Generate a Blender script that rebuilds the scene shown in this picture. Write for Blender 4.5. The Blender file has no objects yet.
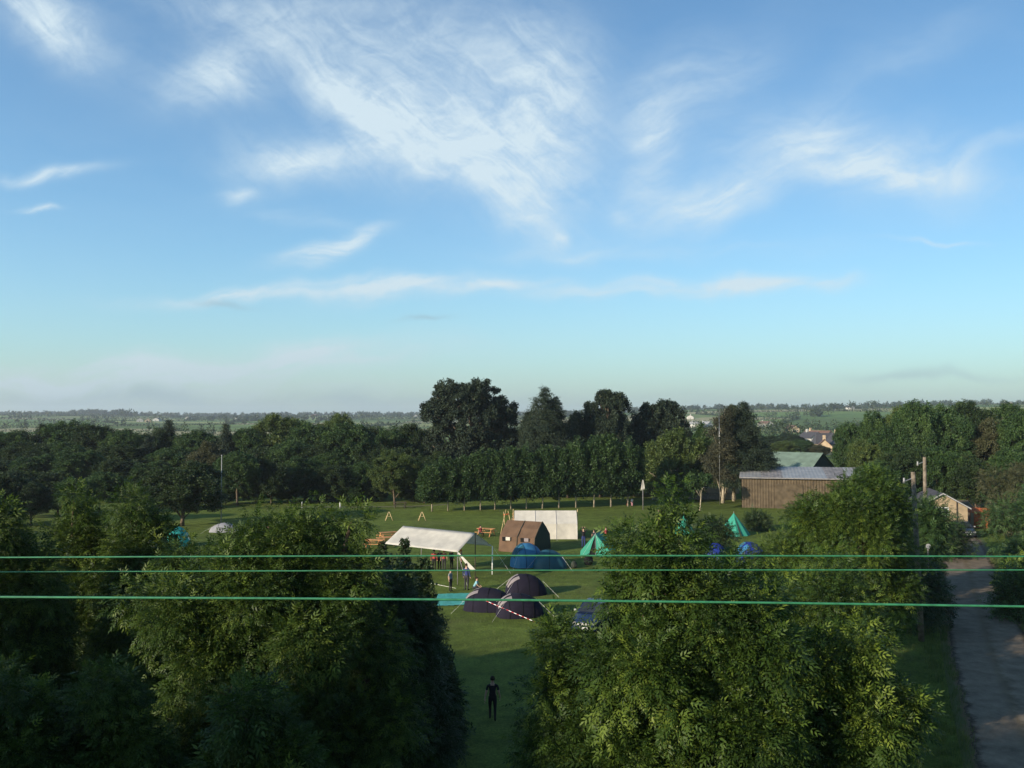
import bpy, bmesh, math, random
import numpy as np
from mathutils import Vector, Matrix
R = math.radians
PI = math.pi
C = bpy.context.scene.collection
rnd = random.Random(7)

# ------------------------------------------------------------------ camera
F, H0, EYE = 900.0, 417.0, 12.0
PITCH = math.atan((H0 - 384) / F)
cam_d = bpy.data.cameras.new('camera'); cam = bpy.data.objects.new('camera', cam_d); C.objects.link(cam)
cam.location = (0, 0, EYE); cam.rotation_euler = (PI/2 + PITCH, 0, 0)
cam_d.sensor_width = 36; cam_d.lens = 36 * F / 1024; cam_d.clip_end = 20000; cam_d.clip_start = 0.1
bpy.context.scene.camera = cam

def ray(px, py):
    x, y, z = (px - 512) / F, 1.0, -(py - 384) / F
    c, s = math.cos(PITCH), math.sin(PITCH)
    return Vector((x, y*c - z*s, y*s + z*c))
def gp(px, py, z=0.0):
    d = ray(px, py); t = (z - EYE) / d.z
    return Vector((d.x*t, d.y*t, z))
def dp(px, py, Y):
    d = ray(px, py); t = Y / d.y
    return Vector((d.x*t, Y, EYE + d.z*t))

# ------------------------------------------------------------------ materials
def mat(name, col, rough=0.8, spec=0.3, metal=0.0, var=0.15, scale=3.0, trans=0.0, bump=0.0, col2=None, coord='Object', detail=5):
    m = bpy.data.materials.new(name); m.use_nodes = True
    nt = m.node_tree; n = nt.nodes; l = nt.links
    b = n['Principled BSDF']
    b.inputs['Roughness'].default_value = rough
    b.inputs['Specular IOR Level'].default_value = spec
    b.inputs['Metallic'].default_value = metal
    tc = n.new('ShaderNodeTexCoord'); no = n.new('ShaderNodeTexNoise')
    no.inputs['Scale'].default_value = scale; no.inputs['Detail'].default_value = detail
    l.new(tc.outputs[coord], no.inputs['Vector'])
    r = n.new('ShaderNodeValToRGB')
    c2 = col2 or tuple(max(0, c*(1 - var*2)) for c in col)
    c1 = col if col2 else tuple(min(1, c*(1 + var)) for c in col)
    r.color_ramp.elements[0].color = (*c2, 1); r.color_ramp.elements[1].color = (*c1, 1)
    r.color_ramp.elements[0].position = 0.3; r.color_ramp.elements[1].position = 0.7
    l.new(no.outputs['Fac'], r.inputs['Fac']); l.new(r.outputs['Color'], b.inputs['Base Color'])
    if bump:
        bp = n.new('ShaderNodeBump'); bp.inputs['Strength'].default_value = bump; bp.inputs['Distance'].default_value = 0.05
        l.new(no.outputs['Fac'], bp.inputs['Height']); l.new(bp.outputs['Normal'], b.inputs['Normal'])
    if trans:
        t = n.new('ShaderNodeBsdfTranslucent'); mx = n.new('ShaderNodeMixShader'); mx.inputs[0].default_value = trans
        l.new(r.outputs['Color'], t.inputs['Color']); l.new(b.outputs[0], mx.inputs[1]); l.new(t.outputs[0], mx.inputs[2])
        l.new(mx.outputs[0], n['Material Output'].inputs['Surface'])
    return m

def leafmat(name, dark, mid, light, trans=0.3, rough=0.55, spec=0.3):
    m = bpy.data.materials.new(name); m.use_nodes = True
    nt = m.node_tree; n = nt.nodes; l = nt.links
    b = n['Principled BSDF']; b.inputs['Roughness'].default_value = rough; b.inputs['Specular IOR Level'].default_value = spec
    a = n.new('ShaderNodeAttribute'); a.attribute_name = 'tone'
    r = n.new('ShaderNodeValToRGB'); e = r.color_ramp.elements
    e[0].color = (*dark, 1); e[1].color = (*light, 1); e.new(0.5).color = (*mid, 1)
    l.new(a.outputs['Fac'], r.inputs['Fac']); l.new(r.outputs['Color'], b.inputs['Base Color'])
    t = n.new('ShaderNodeBsdfTranslucent'); mx = n.new('ShaderNodeMixShader'); mx.inputs[0].default_value = trans
    l.new(r.outputs['Color'], t.inputs['Color']); l.new(b.outputs[0], mx.inputs[1]); l.new(t.outputs[0], mx.inputs[2])
    l.new(mx.outputs[0], n['Material Output'].inputs['Surface'])
    return m

M = {}
M['bark'] = mat('bark', (0.13, 0.10, 0.07), 0.9, 0.1, scale=6, bump=0.6, var=0.35)
M['bark_pale'] = mat('bark_pale', (0.34, 0.29, 0.21), 0.9, 0.1, scale=4, bump=0.4, var=0.25)
M['ash'] = leafmat('leaf_ash', (0.021, 0.046, 0.008), (0.055, 0.100, 0.014), (0.155, 0.210, 0.028), 0.35)
M['ash2'] = leafmat('leaf_ash_deep', (0.021, 0.045, 0.007), (0.056, 0.098, 0.014), (0.138, 0.190, 0.028), 0.35)
M['darkleaf'] = leafmat('leaf_dark', (0.0160, 0.0330, 0.0110), (0.0300, 0.0540, 0.0150), (0.0520, 0.0800, 0.0220), 0.25)
M['broad'] = leafmat('leaf_broad', (0.0200, 0.0470, 0.0140), (0.0440, 0.0880, 0.0230), (0.0820, 0.1340, 0.0340), 0.3)
M['broad_pale'] = leafmat('leaf_broad_pale', (0.0440, 0.0720, 0.0180), (0.0750, 0.1120, 0.0260), (0.1200, 0.1520, 0.0380), 0.3)
M['olive'] = leafmat('leaf_olive', (0.0432, 0.0504, 0.0202), (0.0662, 0.0691, 0.0288), (0.0936, 0.0900, 0.0396), 0.25)
M['needle'] = leafmat('needle_dark', (0.0130, 0.0245, 0.0130), (0.0202, 0.0346, 0.0173), (0.0324, 0.0475, 0.0216), 0.1, 0.7)
M['needle_brown'] = leafmat('needle_brown', (0.0230, 0.0280, 0.0150), (0.0420, 0.0430, 0.0220), (0.0640, 0.0610, 0.0310), 0.1, 0.8)
M['lime'] = leafmat('leaf_lime', (0.0180, 0.0400, 0.0110), (0.0350, 0.0720, 0.0180), (0.0600, 0.1020, 0.0260), 0.25)
M['far'] = leafmat('leaf_far', (0.0158, 0.0302, 0.0115), (0.0274, 0.0461, 0.0158), (0.0504, 0.0684, 0.0230), 0.15)

# ------------------------------------------------------------------ object helpers
def setp(o, label=None, cat=None, group=None, kind=None):
    if label: o['label'] = label
    if cat: o['category'] = cat
    if group: o['group'] = group
    if kind: o['kind'] = kind
    return o
def thing(name, loc, rz, label, cat, group=None, scale=1.0):
    o = bpy.data.objects.new(name, None); C.objects.link(o)
    o.location = loc; o.rotation_euler = (0, 0, rz)
    o.scale = scale if hasattr(scale, '__len__') else (scale,)*3
    o.empty_display_size = 0.3
    return setp(o, label, cat, group)
def dup(root, name, loc, rz, scale, label, cat, group=None):
    r = root.copy(); r.name = name; C.objects.link(r)
    r.location = loc; r.rotation_euler = (0, 0, rz)
    r.scale = scale if hasattr(scale, '__len__') else (scale,)*3
    for k in ('label', 'category', 'group'):
        if k in r: del r[k]
    setp(r, label, cat, group)
    for ch in list(root.children):
        c = ch.copy(); C.objects.link(c); c.parent = r
        for g in list(ch.children):
            d = g.copy(); C.objects.link(d); d.parent = c
    return r

class MB:
    """collects shapes for ONE mesh"""
    def __init__(s): s.v = []; s.f = []; s.mi = []
    def add(s, vs, fs, mi=0):
        o = len(s.v); s.v += [tuple(v) for v in vs]; s.f += [tuple(i+o for i in f) for f in fs]; s.mi += [mi]*len(fs)
        return s
    def quad(s, a, b, c, d, mi=0): return s.add([a, b, c, d], [(0, 1, 2, 3)], mi)
    def box(s, c, size, rz=0.0, mi=0, taper=1.0):
        x, y, z = size[0]/2, size[1]/2, size[2]/2; vs = []
        for sz in (-1, 1):
            k = taper if sz > 0 else 1
            for sx, sy in ((-1, -1), (1, -1), (1, 1), (-1, 1)):
                X, Y = sx*x*k, sy*y*k
                vs.append((c[0]+X*math.cos(rz)-Y*math.sin(rz), c[1]+X*math.sin(rz)+Y*math.cos(rz), c[2]+sz*z))
        return s.add(vs, [(3, 2, 1, 0), (4, 5, 6, 7), (0, 1, 5, 4), (1, 2, 6, 5), (2, 3, 7, 6), (3, 0, 4, 7)], mi)
    def tube(s, pts, rad, n=8, mi=0, cap=True):
        pts = [Vector(p) for p in pts]
        if not hasattr(rad, '__len__'): rad = [rad]*len(pts)
        vs = []; fs = []
        for i, p in enumerate(pts):
            t = (pts[min(i+1, len(pts)-1)] - pts[max(i-1, 0)])
            t = t.normalized() if t.length > 1e-9 else Vector((0, 0, 1))
            a = t.cross(Vector((0.13, 0.31, 1)) if abs(t.z) < 0.9 else Vector((1, 0.1, 0))).normalized(); b = t.cross(a)
            for k in range(n):
                q = 2*PI*k/n; vs.append(p + (a*math.cos(q) + b*math.sin(q))*rad[i])
        for i in range(len(pts)-1):
            for k in range(n):
                k2 = (k+1) % n
                fs.append((i*n+k, i*n+k2, (i+1)*n+k2, (i+1)*n+k))
        if cap:
            fs.append(tuple(range(n))[::-1]); fs.append(tuple((len(pts)-1)*n + k for k in range(n)))
        return s.add(vs, fs, mi)
    def build(s, name, mats, parent=None, smooth=False, bevel=0):
        me = bpy.data.meshes.new(name); me.from_pydata(s.v, [], s.f)
        if not isinstance(mats, (list, tuple)): mats = [mats]
        for m in mats: me.materials.append(m)
        me.polygons.foreach_set('material_index', s.mi)
        if smooth: me.polygons.foreach_set('use_smooth', [True]*len(me.polygons))
        me.update()
        o = bpy.data.objects.new(name, me); C.objects.link(o)
        if parent: o.parent = parent
        if bevel:
            b = o.modifiers.new('bevel', 'BEVEL'); b.width = bevel; b.segments = 2; b.limit_method = 'ANGLE'
        return o

def np_mesh(name, V, Fq, tone, material, parent=None):
    """V (n,3), Fq (m,4) quads, tone per vertex"""
    me = bpy.data.meshes.new(name)
    me.vertices.add(len(V)); me.vertices.foreach_set('co', np.ascontiguousarray(V, dtype=np.float32).ravel())
    m = len(Fq); me.loops.add(m*4); me.loops.foreach_set('vertex_index', np.ascontiguousarray(Fq, dtype=np.int32).ravel())
    me.polygons.add(m); me.polygons.foreach_set('loop_start', np.arange(m, dtype=np.int32)*4)
    me.polygons.foreach_set('loop_total', np.full(m, 4, dtype=np.int32))
    a = me.attributes.new('tone', 'FLOAT', 'POINT'); a.data.foreach_set('value', np.ascontiguousarray(tone, dtype=np.float32))
    me.materials.append(material); me.update(calc_edges=True)
    o = bpy.data.objects.new(name, me); C.objects.link(o)
    if parent: o.parent = parent
    return o

# ------------------------------------------------------------------ leaves
def leaflet(x, y, ang, L, W, z0=0.0, zd=-0.1):
    c, s = math.cos(ang), math.sin(ang)
    P = [(0, 0, 0), (0.42*L, W/2, 0.05*L), (L, 0, zd*L), (0.42*L, -W/2, 0.05*L)]
    return [(x + a*c - b*s, y + a*s + b*c, z0 + d) for a, b, d in P]
def T_ash():
    v = []
    for i, t in enumerate((0.36, 0.66)):
        for sg in (-1, 1):
            v += leaflet(t, 0, sg*R(52 - 10*i), 0.50, 0.17, -0.28*t*t, -0.32)
    v += leaflet(0.86, 0, 0, 0.50, 0.17, -0.24, -0.34)
    return np.array(v, dtype=np.float64)
def T_spray(n, seed, L=0.6, W=0.32):
    r = random.Random(seed); v = []
    for i in range(n):
        q = leaflet(0, 0, 0, L, W, 0, -0.15)
        e = Matrix.Rotation(r.uniform(0, 2*PI), 3, 'Z') @ Matrix.Rotation(r.uniform(-0.9, 0.9), 3, 'Y') @ Matrix.Rotation(r.uniform(-1, 1), 3, 'X')
        off = Vector((r.uniform(-.45, .45), r.uniform(-.45, .45), r.uniform(-.35, .35)))
        v += [tuple(e @ Vector(p) + off) for p in q]
    return np.array(v)
TEMPL = {'ash': T_ash(), 'spray': T_spray(6, 3), 'needle': T_spray(8, 5, 0.7, 0.14), 'one': np.array(leaflet(0, 0, 0, 1, 0.5))}

def place_leaves(P, D, N, S, tone, templ):
    T = TEMPL[templ]
    D = D / (np.linalg.norm(D, axis=1, keepdims=True) + 1e-9)
    Y = np.cross(N, D); Y /= (np.linalg.norm(Y, axis=1, keepdims=True) + 1e-9)
    Z = np.cross(D, Y)
    V = (P[:, None, :] + S[:, None, None] * (T[None, :, 0, None]*D[:, None, :] + T[None, :, 1, None]*Y[:, None, :] + T[None, :, 2, None]*Z[:, None, :]))
    V = V.reshape(-1, 3)
    Fq = np.arange(len(V)).reshape(-1, 4)
    return V, Fq, np.repeat(tone, len(T))

def rand_dirs(g, n):
    d = g.normal(size=(n, 3)); return d / np.linalg.norm(d, axis=1, keepdims=True)

def crown_clumps(g, lobes, n, rin=0.62, zmin=-0.6, up=0.25):
    """clump centres in the outer part of a union of ellipsoids; lobes: (cx,cy,cz,rx,ry,rz)"""
    L = np.array(lobes, dtype=float)
    w = (L[:, 3]*L[:, 4]*L[:, 5])**(2/3); w /= w.sum()
    k = g.choice(len(L), size=n*3, p=w)
    d = rand_dirs(g, n*3); d[:, 2] += up; d /= np.linalg.norm(d, axis=1, keepdims=True)
    rr = rin + (1-rin)*g.random(n*3)**0.6
    P = L[k, :3] + d*L[k, 3:]*rr[:, None]
    ok = d[:, 2] > zmin
    for i in range(len(L)):
        q = np.linalg.norm((P - L[i, :3])/L[i, 3:], axis=1)
        ok &= ~((q < rin*0.9) & (k != i))
    P, d = P[ok][:n], d[ok][:n]
    return P, d

def crown(name, parent, material, g, lobes, n_clumps, clump_r, per, leaf, templ, rin=0.62, zmin=-0.6, droop=0.25, tone_shift=0.0, stretch=1.45):
    P, d = crown_clumps(g, lobes, n_clumps, rin, zmin)
    nC = len(P)
    cr = clump_r*(0.55 + 0.9*g.random(nC))
    cnt = np.maximum(4, (per*(cr/clump_r)**1.6*(0.7+0.6*g.random(nC))).astype(int))
    ct = np.clip(g.normal(0.42+tone_shift, 0.24, nC), 0, 1)
    idx = np.repeat(np.arange(nC), cnt); n = len(idx)
    e = rand_dirs(g, n); rad = g.random(n)**0.45
    off = e*rad[:, None]
    off[:, 2] *= stretch
    axis = d[idx]*0.5
    pos = P[idx] + cr[idx][:, None]*(off + axis*g.random(n)[:, None])
    D = e*0.9 + d[idx]*0.5 + g.normal(size=(n, 3))*0.35; D[:, 2] -= droop
    N = g.normal(size=(n, 3))*0.55 + np.array([0, 0, 1.0]) + d[idx]*0.35
    S = leaf*(0.7 + 0.6*g.random(n))*np.clip(g.normal(1.0, .22, nC), .6, 1.5)[idx]
    tone = np.clip(ct[idx] + g.normal(0, 0.13, n), 0, 1)
    V, Fq, T = place_leaves(pos, D, N, S, tone, templ)
    return np_mesh(name, V, Fq, T, material, parent), P

def skeleton(mb, base, lobes, P, g, r0, nlimb=26, fork=0.3):
    """tapered trunk, a limb to every lobe, branches to some clumps"""
    L = np.array(lobes); top = L[np.argmax(L[:, 2])]
    b = Vector(base); t = Vector((top[0], top[1], top[2] + top[5]*0.2))
    pts = []; rad = []
    for i in range(9):
        s = i/8; p = b.lerp(t, s)
        p += Vector((math.sin(s*5+r0*9), math.cos(s*4+r0*5), 0))*r0*0.8*s*(1-s*0.5)
        pts.append(p); rad.append(r0*(1-0.8*s) + (0.35*r0 if i == 0 else 0))
    mb.tube(pts, rad, 9)
    ends = []
    for l in L:
        c = Vector(l[:3]); s = max(0.12, min(0.8, (c.z - b.z)/max(0.1, (t.z - b.z)) - 0.28))
        a = pts[int(s*8)]
        m = a.lerp(c, 0.5) + Vector((0, 0, (c.z-a.z)*0.06 - 0.02*(c-a).length))
        mb.tube([a, m, c], [r0*0.45*(1-s*0.5), r0*0.3, r0*0.16], 6)
        ends.append((a, m, c))
    if len(P):
        for i in g.choice(len(P), size=min(nlimb, len(P)), replace=False):
            p = Vector(P[i]); a, m, c = min(ends, key=lambda e: (e[2]-p).length)
            st = m.lerp(c, float(g.random()))
            mid = st.lerp(p, 0.55) + Vector((0, 0, -0.04*(p-st).length))
            mb.tube([st, mid, p], [r0*0.15, r0*0.09, r0*0.03], 5)

def tree(name, label, cat, base, lobes, seed, mname, n_clumps, clump_r, per, leaf, templ='ash', r0=0.16, group=None, nlimb=30, bark='bark', **kw):
    """lobes given relative to the base"""
    g = np.random.default_rng(seed)
    t = thing(name, base, 0, label, cat, group)
    o, P = crown('crown', t, M[mname], g, lobes, n_clumps, clump_r, per, leaf, templ, **kw)
    mb = MB(); skeleton(mb, (0, 0, 0), lobes, P, g, r0, nlimb)
    mb.build('trunk', M[bark], t, smooth=True)
    return t

def blob_lobes(seed, w, h, z0, n=9, top=0.75):
    """an uneven broadleaf crown: one core and lumps round it"""
    r = random.Random(seed); cz = (z0 + h)/2; hz = (h - z0)/2
    L = [(0, 0, cz, w*0.34, w*0.34, hz*0.78)]
    for i in range(n):
        a = 2*PI*i/n*1.618 + r.uniform(-.4, .4); e = r.uniform(-0.6, 1.0)
        k = math.sqrt(max(0.05, 1 - e*e*0.75))
        s = r.uniform(0.17, 0.27)*w
        L.append((math.cos(a)*w*0.30*k, math.sin(a)*w*0.30*k, cz + e*hz*0.62, s, s, s*r.uniform(0.85, 1.2)))
    L.append((r.uniform(-.1, .1)*w, r.uniform(-.1, .1)*w, h - 0.2*w, 0.2*w, 0.2*w, 0.2*w))
    return L

# ================================================================== terrain
def sstep(a, b, x):
    t = max(0.0, min(1.0, (x-a)/(b-a))); return t*t*(3-2*t)
def H(x, y):
    d = math.hypot(x, y)
    if y < 1: return 0.0
    a = x/max(y, 1.0)
    k = sstep(0.02, 0.30, a)
    ridgeL = 17.0 + 3.0*math.sin(a*9+1.0) + 3.5*math.sin(a*23)*0.4
    ridgeR = 34.0 + 4.0*math.sin(a*14+0.5)
    hL = ridgeL*sstep(700, 2900, d); hR = ridgeR*sstep(650, 2000, d)
    und = (math.sin(x*0.004+1.3)*math.cos(y*0.0035) )*2.2*sstep(450, 1200, d)
    return hL*(1-k) + hR*k + und*(0.5+0.5*k) - 25*sstep(3200, 5200, d)

CS = 150.0; X0, Y0, NX, NY = -3300.0, -450.0, 46, 35; SUB = 5
def corner(i, j):
    r = random.Random(i*7919 + j*104729)
    return (X0 + (i + r.uniform(-.33, .33))*CS + 40*math.sin(j*0.7), Y0 + (j + r.uniform(-.33, .33))*CS + 45*math.sin(i*0.6))
FC = [(0.10, 0.17, 0.045), (0.13, 0.20, 0.05), (0.17, 0.24, 0.07), (0.24, 0.27, 0.10), (0.30, 0.28, 0.15), (0.09, 0.14, 0.04), (0.14, 0.19, 0.06)]
V = []; Fs = []; T = []; cells = {}
grid = {}
for j in range(NY*SUB+1):
    for i in range(NX*SUB+1):
        ci, cj = min(i//SUB, NX-1), min(j//SUB, NY-1); u, v = i/SUB-ci, j/SUB-cj
        a, b, c, d = corner(ci, cj), corner(ci+1, cj), corner(ci+1, cj+1), corner(ci, cj+1)
        x = (a[0]*(1-u)+b[0]*u)*(1-v) + (d[0]*(1-u)+c[0]*u)*v
        y = (a[1]*(1-u)+b[1]*u)*(1-v) + (d[1]*(1-u)+c[1]*u)*v
        V.append((x, y, H(x, y)))
W_ = NX*SUB+1
cols = []
for j in range(NY*SUB):
    for i in range(NX*SUB):
        Fs.append((j*W_+i, j*W_+i+1, (j+1)*W_+i+1, (j+1)*W_+i))
        r = random.Random((i//SUB)*331+(j//SUB)*7717)
        c = FC[min(6, int(r.random()*7))]
        p = V[Fs[-1][0]]
        k = sstep(190, 330, math.hypot(p[0], p[1]))
        g0 = (0.096, 0.130, 0.024)
        cols.append(tuple(g0[q]*(1-k)+c[q]*k for q in range(3)))
me = bpy.data.meshes.new('ground'); me.from_pydata(V, [], Fs)
ca = me.attributes.new('field', 'FLOAT_COLOR', 'FACE')
ca.data.foreach_set('color', np.array([(*c, 1) for c in cols], dtype=np.float32).ravel())
me.polygons.foreach_set('use_smooth', [True]*len(me.polygons)); me.update()
ground = bpy.data.objects.new('ground', me); C.objects.link(ground); setp(ground, kind='structure')
m = bpy.data.materials.new('meadow'); m.use_nodes = True; nt = m.node_tree; n = nt.nodes; l = nt.links
b = n['Principled BSDF']; b.inputs['Roughness'].default_value = 0.95; b.inputs['Specular IOR Level'].default_value = 0.1
at = n.new('ShaderNodeAttribute'); at.attribute_name = 'field'
geo = n.new('ShaderNodeNewGeometry')
def noise(scale, detail=4, vec=None, dist=0.0, rough=0.5):
    q = n.new('ShaderNodeTexNoise'); q.inputs['Scale'].default_value = scale; q.inputs['Detail'].default_value = detail
    q.inputs['Distortion'].default_value = dist; q.inputs['Roughness'].default_value = rough
    l.new(vec or geo.outputs['Position'], q.inputs['Vector']); return q
def mulcol(src, fac_socket, lo, hi):
    mr = n.new('ShaderNodeMapRange'); mr.inputs['From Min'].default_value = 0.3; mr.inputs['From Max'].default_value = 0.7
    mr.inputs['To Min'].default_value = lo; mr.inputs['To Max'].default_value = hi; l.new(fac_socket, mr.inputs['Value'])
    v = n.new('ShaderNodeVectorMath'); v.operation = 'SCALE'; l.new(src, v.inputs[0]); l.new(mr.outputs[0], v.inputs['Scale'])
    return v.outputs[0]
c = mulcol(at.outputs['Color'], noise(0.06, 4).outputs['Fac'], 0.78, 1.22)
c = mulcol(c, noise(0.9, 6, rough=0.7).outputs['Fac'], 0.62, 1.38)
c = mulcol(c, noise(9.0, 4, rough=0.7).outputs['Fac'], 0.6, 1.4)
mp = n.new('ShaderNodeMapping'); mp.inputs['Rotation'].default_value = (0, 0, R(8)); mp.inputs['Scale'].default_value = (0.02, 0.35, 1)
l.new(geo.outputs['Position'], mp.inputs['Vector'])
c = mulcol(c, noise(1.0, 2, mp.outputs[0]).outputs['Fac'], 0.85, 1.15)
# worn, drier patches
wn = noise(0.13, 5, dist=0.6); wr = n.new('ShaderNodeValToRGB'); wr.color_ramp.elements[0].position = 0.56; wr.color_ramp.elements[1].position = 0.72
l.new(wn.outputs['Fac'], wr.inputs['Fac'])
mx = n.new('ShaderNodeMix'); mx.data_type = 'RGBA'; mx.inputs[7].default_value = (0.125, 0.130, 0.045, 1)
sc = n.new('ShaderNodeMath'); sc.operation = 'MULTIPLY'; sc.inputs[1].default_value = 0.45; l.new(wr.outputs['Color'], sc.inputs[0])
l.new(sc.outputs[0], mx.inputs[0]); l.new(c, mx.inputs[6]); l.new(mx.outputs[2], b.inputs['Base Color'])
bp = n.new('ShaderNodeBump'); bp.inputs['Strength'].default_value = 0.9; bp.inputs['Distance'].default_value = 0.12
l.new(noise(6.0, 6, rough=0.75).outputs['Fac'], bp.inputs['Height']); l.new(bp.outputs['Normal'], b.inputs['Normal'])
me.materials.append(m)

# hedgerows and hedgerow trees on the far fields: one uncountable mass
g = np.random.default_rng(11)
HP = []; HS = []
for j in range(NY+1):
    for i in range(NX+1):
        a = corner(i, j)
        for (di, dj) in ((1, 0), (0, 1)):
            if i+di > NX or j+dj > NY: continue
            r = random.Random(i*31+j*977+di*5)
            if r.random() < 0.35: continue
            b2 = corner(i+di, j+dj)
            dm = math.hypot((a[0]+b2[0])/2, (a[1]+b2[1])/2)
            ym = (a[1]+b2[1])/2; xm = (a[0]+b2[0])/2
            if ym < 200 or dm < 380 or dm > 3600 or abs(xm/ym) > 0.72: continue
            L_ = math.hypot(b2[0]-a[0], b2[1]-a[1]); step = max(0.9, dm/900.0)
            k = int(L_/step)
            for q in range(k):
                s = (q+g.random())/k
                x = a[0]+(b2[0]-a[0])*s + g.normal()*0.8; y = a[1]+(b2[1]-a[1])*s + g.normal()*0.8
                for lay in range(3):
                    HP.append((x, y, H(x, y) + g.random()*2.0)); HS.append(max(1.6, dm/520)*(0.7+0.6*g.random()))
            for q in range(int(L_/ (26 if r.random() < 0.5 else 60))):
                s = g.random(); x = a[0]+(b2[0]-a[0])*s; y = a[1]+(b2[1]-a[1])*s
                hh = 4+6*g.random(); ww = hh*(0.5+0.25*g.random())
                m_ = int(np.clip(40000/dm, 24, 90))
                e = rand_dirs(g, m_)*(0.55+0.45*g.random(m_))[:, None]
                for k2 in range(m_):
                    HP.append((x+e[k2, 0]*ww*0.6, y+e[k2, 1]*ww*0.6, H(x, y)+hh*0.58+e[k2, 2]*hh*0.45)); HS.append(max(1.5, dm/480)*(0.7+0.6*g.random()))
HP = np.array(HP); HS = np.array(HS); k = len(HP)
V1, F1, T1 = place_leaves(HP, rand_dirs(g, k), rand_dirs(g, k)+np.array([0, 0, .8]), HS*0.9, np.clip(g.normal(.45, .25, k), 0, 1), 'spray' if k < 40000 else 'one')
o = np_mesh('hedgerows', V1, F1, T1, M['far']); setp(o, 'hedges and hedge trees between the distant fields', 'hedge', None, 'stuff')
# distant woods
HP = []; HS = []
def wood(xa, xb, Ya, Yb, n_, hh):
    for i in range(n_):
        Y = g.uniform(Ya, Yb); px = g.uniform(xa, xb); x = (px-512)/F*Y; h_ = hh*g.uniform(.6, 1.1)
        m_ = 60; e = rand_dirs(g, m_)*(0.6+0.4*g.random(m_))[:, None]
        for q in range(m_):
            HP.append((x+e[q, 0]*h_*.42, Y+e[q, 1]*h_*.42, H(x, Y)+h_*.55+e[q, 2]*h_*.45)); HS.append(max(1.5, Y/480)*(0.7+0.6*g.random()))
wood(70, 118, 2550, 2700, 60, 15); wood(118, 136, 2000, 2060, 12, 17); wood(-40, 70, 2800, 2950, 70, 9)
wood(136, 430, 2700, 3000, 130, 10); wood(690, 900, 1950, 2100, 90, 12); wood(820, 880, 1500, 1560, 14, 13)
wood(900, 1080, 1900, 2050, 80, 13); wood(560, 700, 2100, 2300, 60, 11); wood(700, 860, 700, 760, 30, 10)
wood(735, 800, 480, 560, 24, 10); wood(790, 830, 1150, 1200, 14, 12); wood(200, 330, 1500, 1650, 30, 10)
HP = np.array(HP); HS = np.array(HS); k = len(HP)
V1, F1, T1 = place_leaves(HP, rand_dirs(g, k), rand_dirs(g, k)+np.array([0, 0, .8]), HS, np.clip(g.normal(.42, .2, k), 0, 1), 'one')
o = np_mesh('distant_woods', V1, F1, T1, M['far']); setp(o, 'woods on the skyline far beyond the camp', 'woodland', None, 'stuff')

# ================================================================== lane
M['gravel'] = None
lm = bpy.data.materials.new('gravel_lane'); lm.use_nodes = True; nt = lm.node_tree; n = nt.nodes; l = nt.links
b = n['Principled BSDF']; b.inputs['Roughness'].default_value = 0.9; b.inputs['Specular IOR Level'].default_value = 0.2
geo = n.new('ShaderNodeNewGeometry'); ua = n.new('ShaderNodeAttribute'); ua.attribute_name = 'across'
n1 = noise(1.2, 6, rough=0.7); n2 = noise(22, 3, rough=0.7); n3 = noise(0.35, 4)
r1 = n.new('ShaderNodeValToRGB'); r1.color_ramp.elements[0].color = (0.080, 0.061, 0.039, 1); r1.color_ramp.elements[1].color = (0.25, 0.20, 0.142, 1)
r1.color_ramp.elements[0].position = 0.3; r1.color_ramp.elements[1].position = 0.68
am = n.new('ShaderNodeMath'); am.operation = 'ADD'
q1 = n.new('ShaderNodeMath'); q1.operation = 'MULTIPLY'; q1.inputs[1].default_value = 0.3; l.new(n2.outputs['Fac'], q1.inputs[0])
q2 = n.new('ShaderNodeMath'); q2.operation = 'MULTIPLY'; q2.inputs[1].default_value = 0.7; l.new(n1.outputs['Fac'], q2.inputs[0])
l.new(q1.outputs[0], am.inputs[0]); l.new(q2.outputs[0], am.inputs[1]); l.new(am.outputs[0], r1.inputs['Fac'])
# across: 0..1 ; brown soil edges and a faint worn middle
wob = n.new('ShaderNodeMath'); wob.operation = 'MULTIPLY_ADD'; wob.inputs[1].default_value = 0.22; l.new(n1.outputs['Fac'], wob.inputs[0]); 
sb = n.new('ShaderNodeMath'); sb.operation = 'SUBTRACT'; l.new(ua.outputs['Fac'], sb.inputs[0]); sb.inputs[1].default_value = 0.11; l.new(sb.outputs[0], wob.inputs[2])
er = n.new('ShaderNodeValToRGB'); er.color_ramp.elements[0].position = 0.05; er.color_ramp.elements[0].color = (0.075, 0.085, 0.026, 1)
er.color_ramp.elements[1].position = 0.95; er.color_ramp.elements[1].color = (0.07, 0.095, 0.026, 1)
for p_, c_ in ((0.10, (0.13, 0.085, 0.05)), (0.17, (1, 1, 1)), (0.43, (1, 1, 1)), (0.5, (.8, .78, .68)), (0.57, (1, 1, 1)), (0.84, (1, 1, 1)), (0.90, (0.13, 0.09, 0.05))):
    er.color_ramp.elements.new(p_).color = (*c_, 1)
l.new(wob.outputs[0], er.inputs['Fac'])
mm = n.new('ShaderNodeMix'); mm.data_type = 'RGBA'; mm.blend_type = 'MULTIPLY'; mm.inputs[0].default_value = 1
l.new(r1.outputs['Color'], mm.inputs[6]); l.new(er.outputs['Color'], mm.inputs[7])
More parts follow.
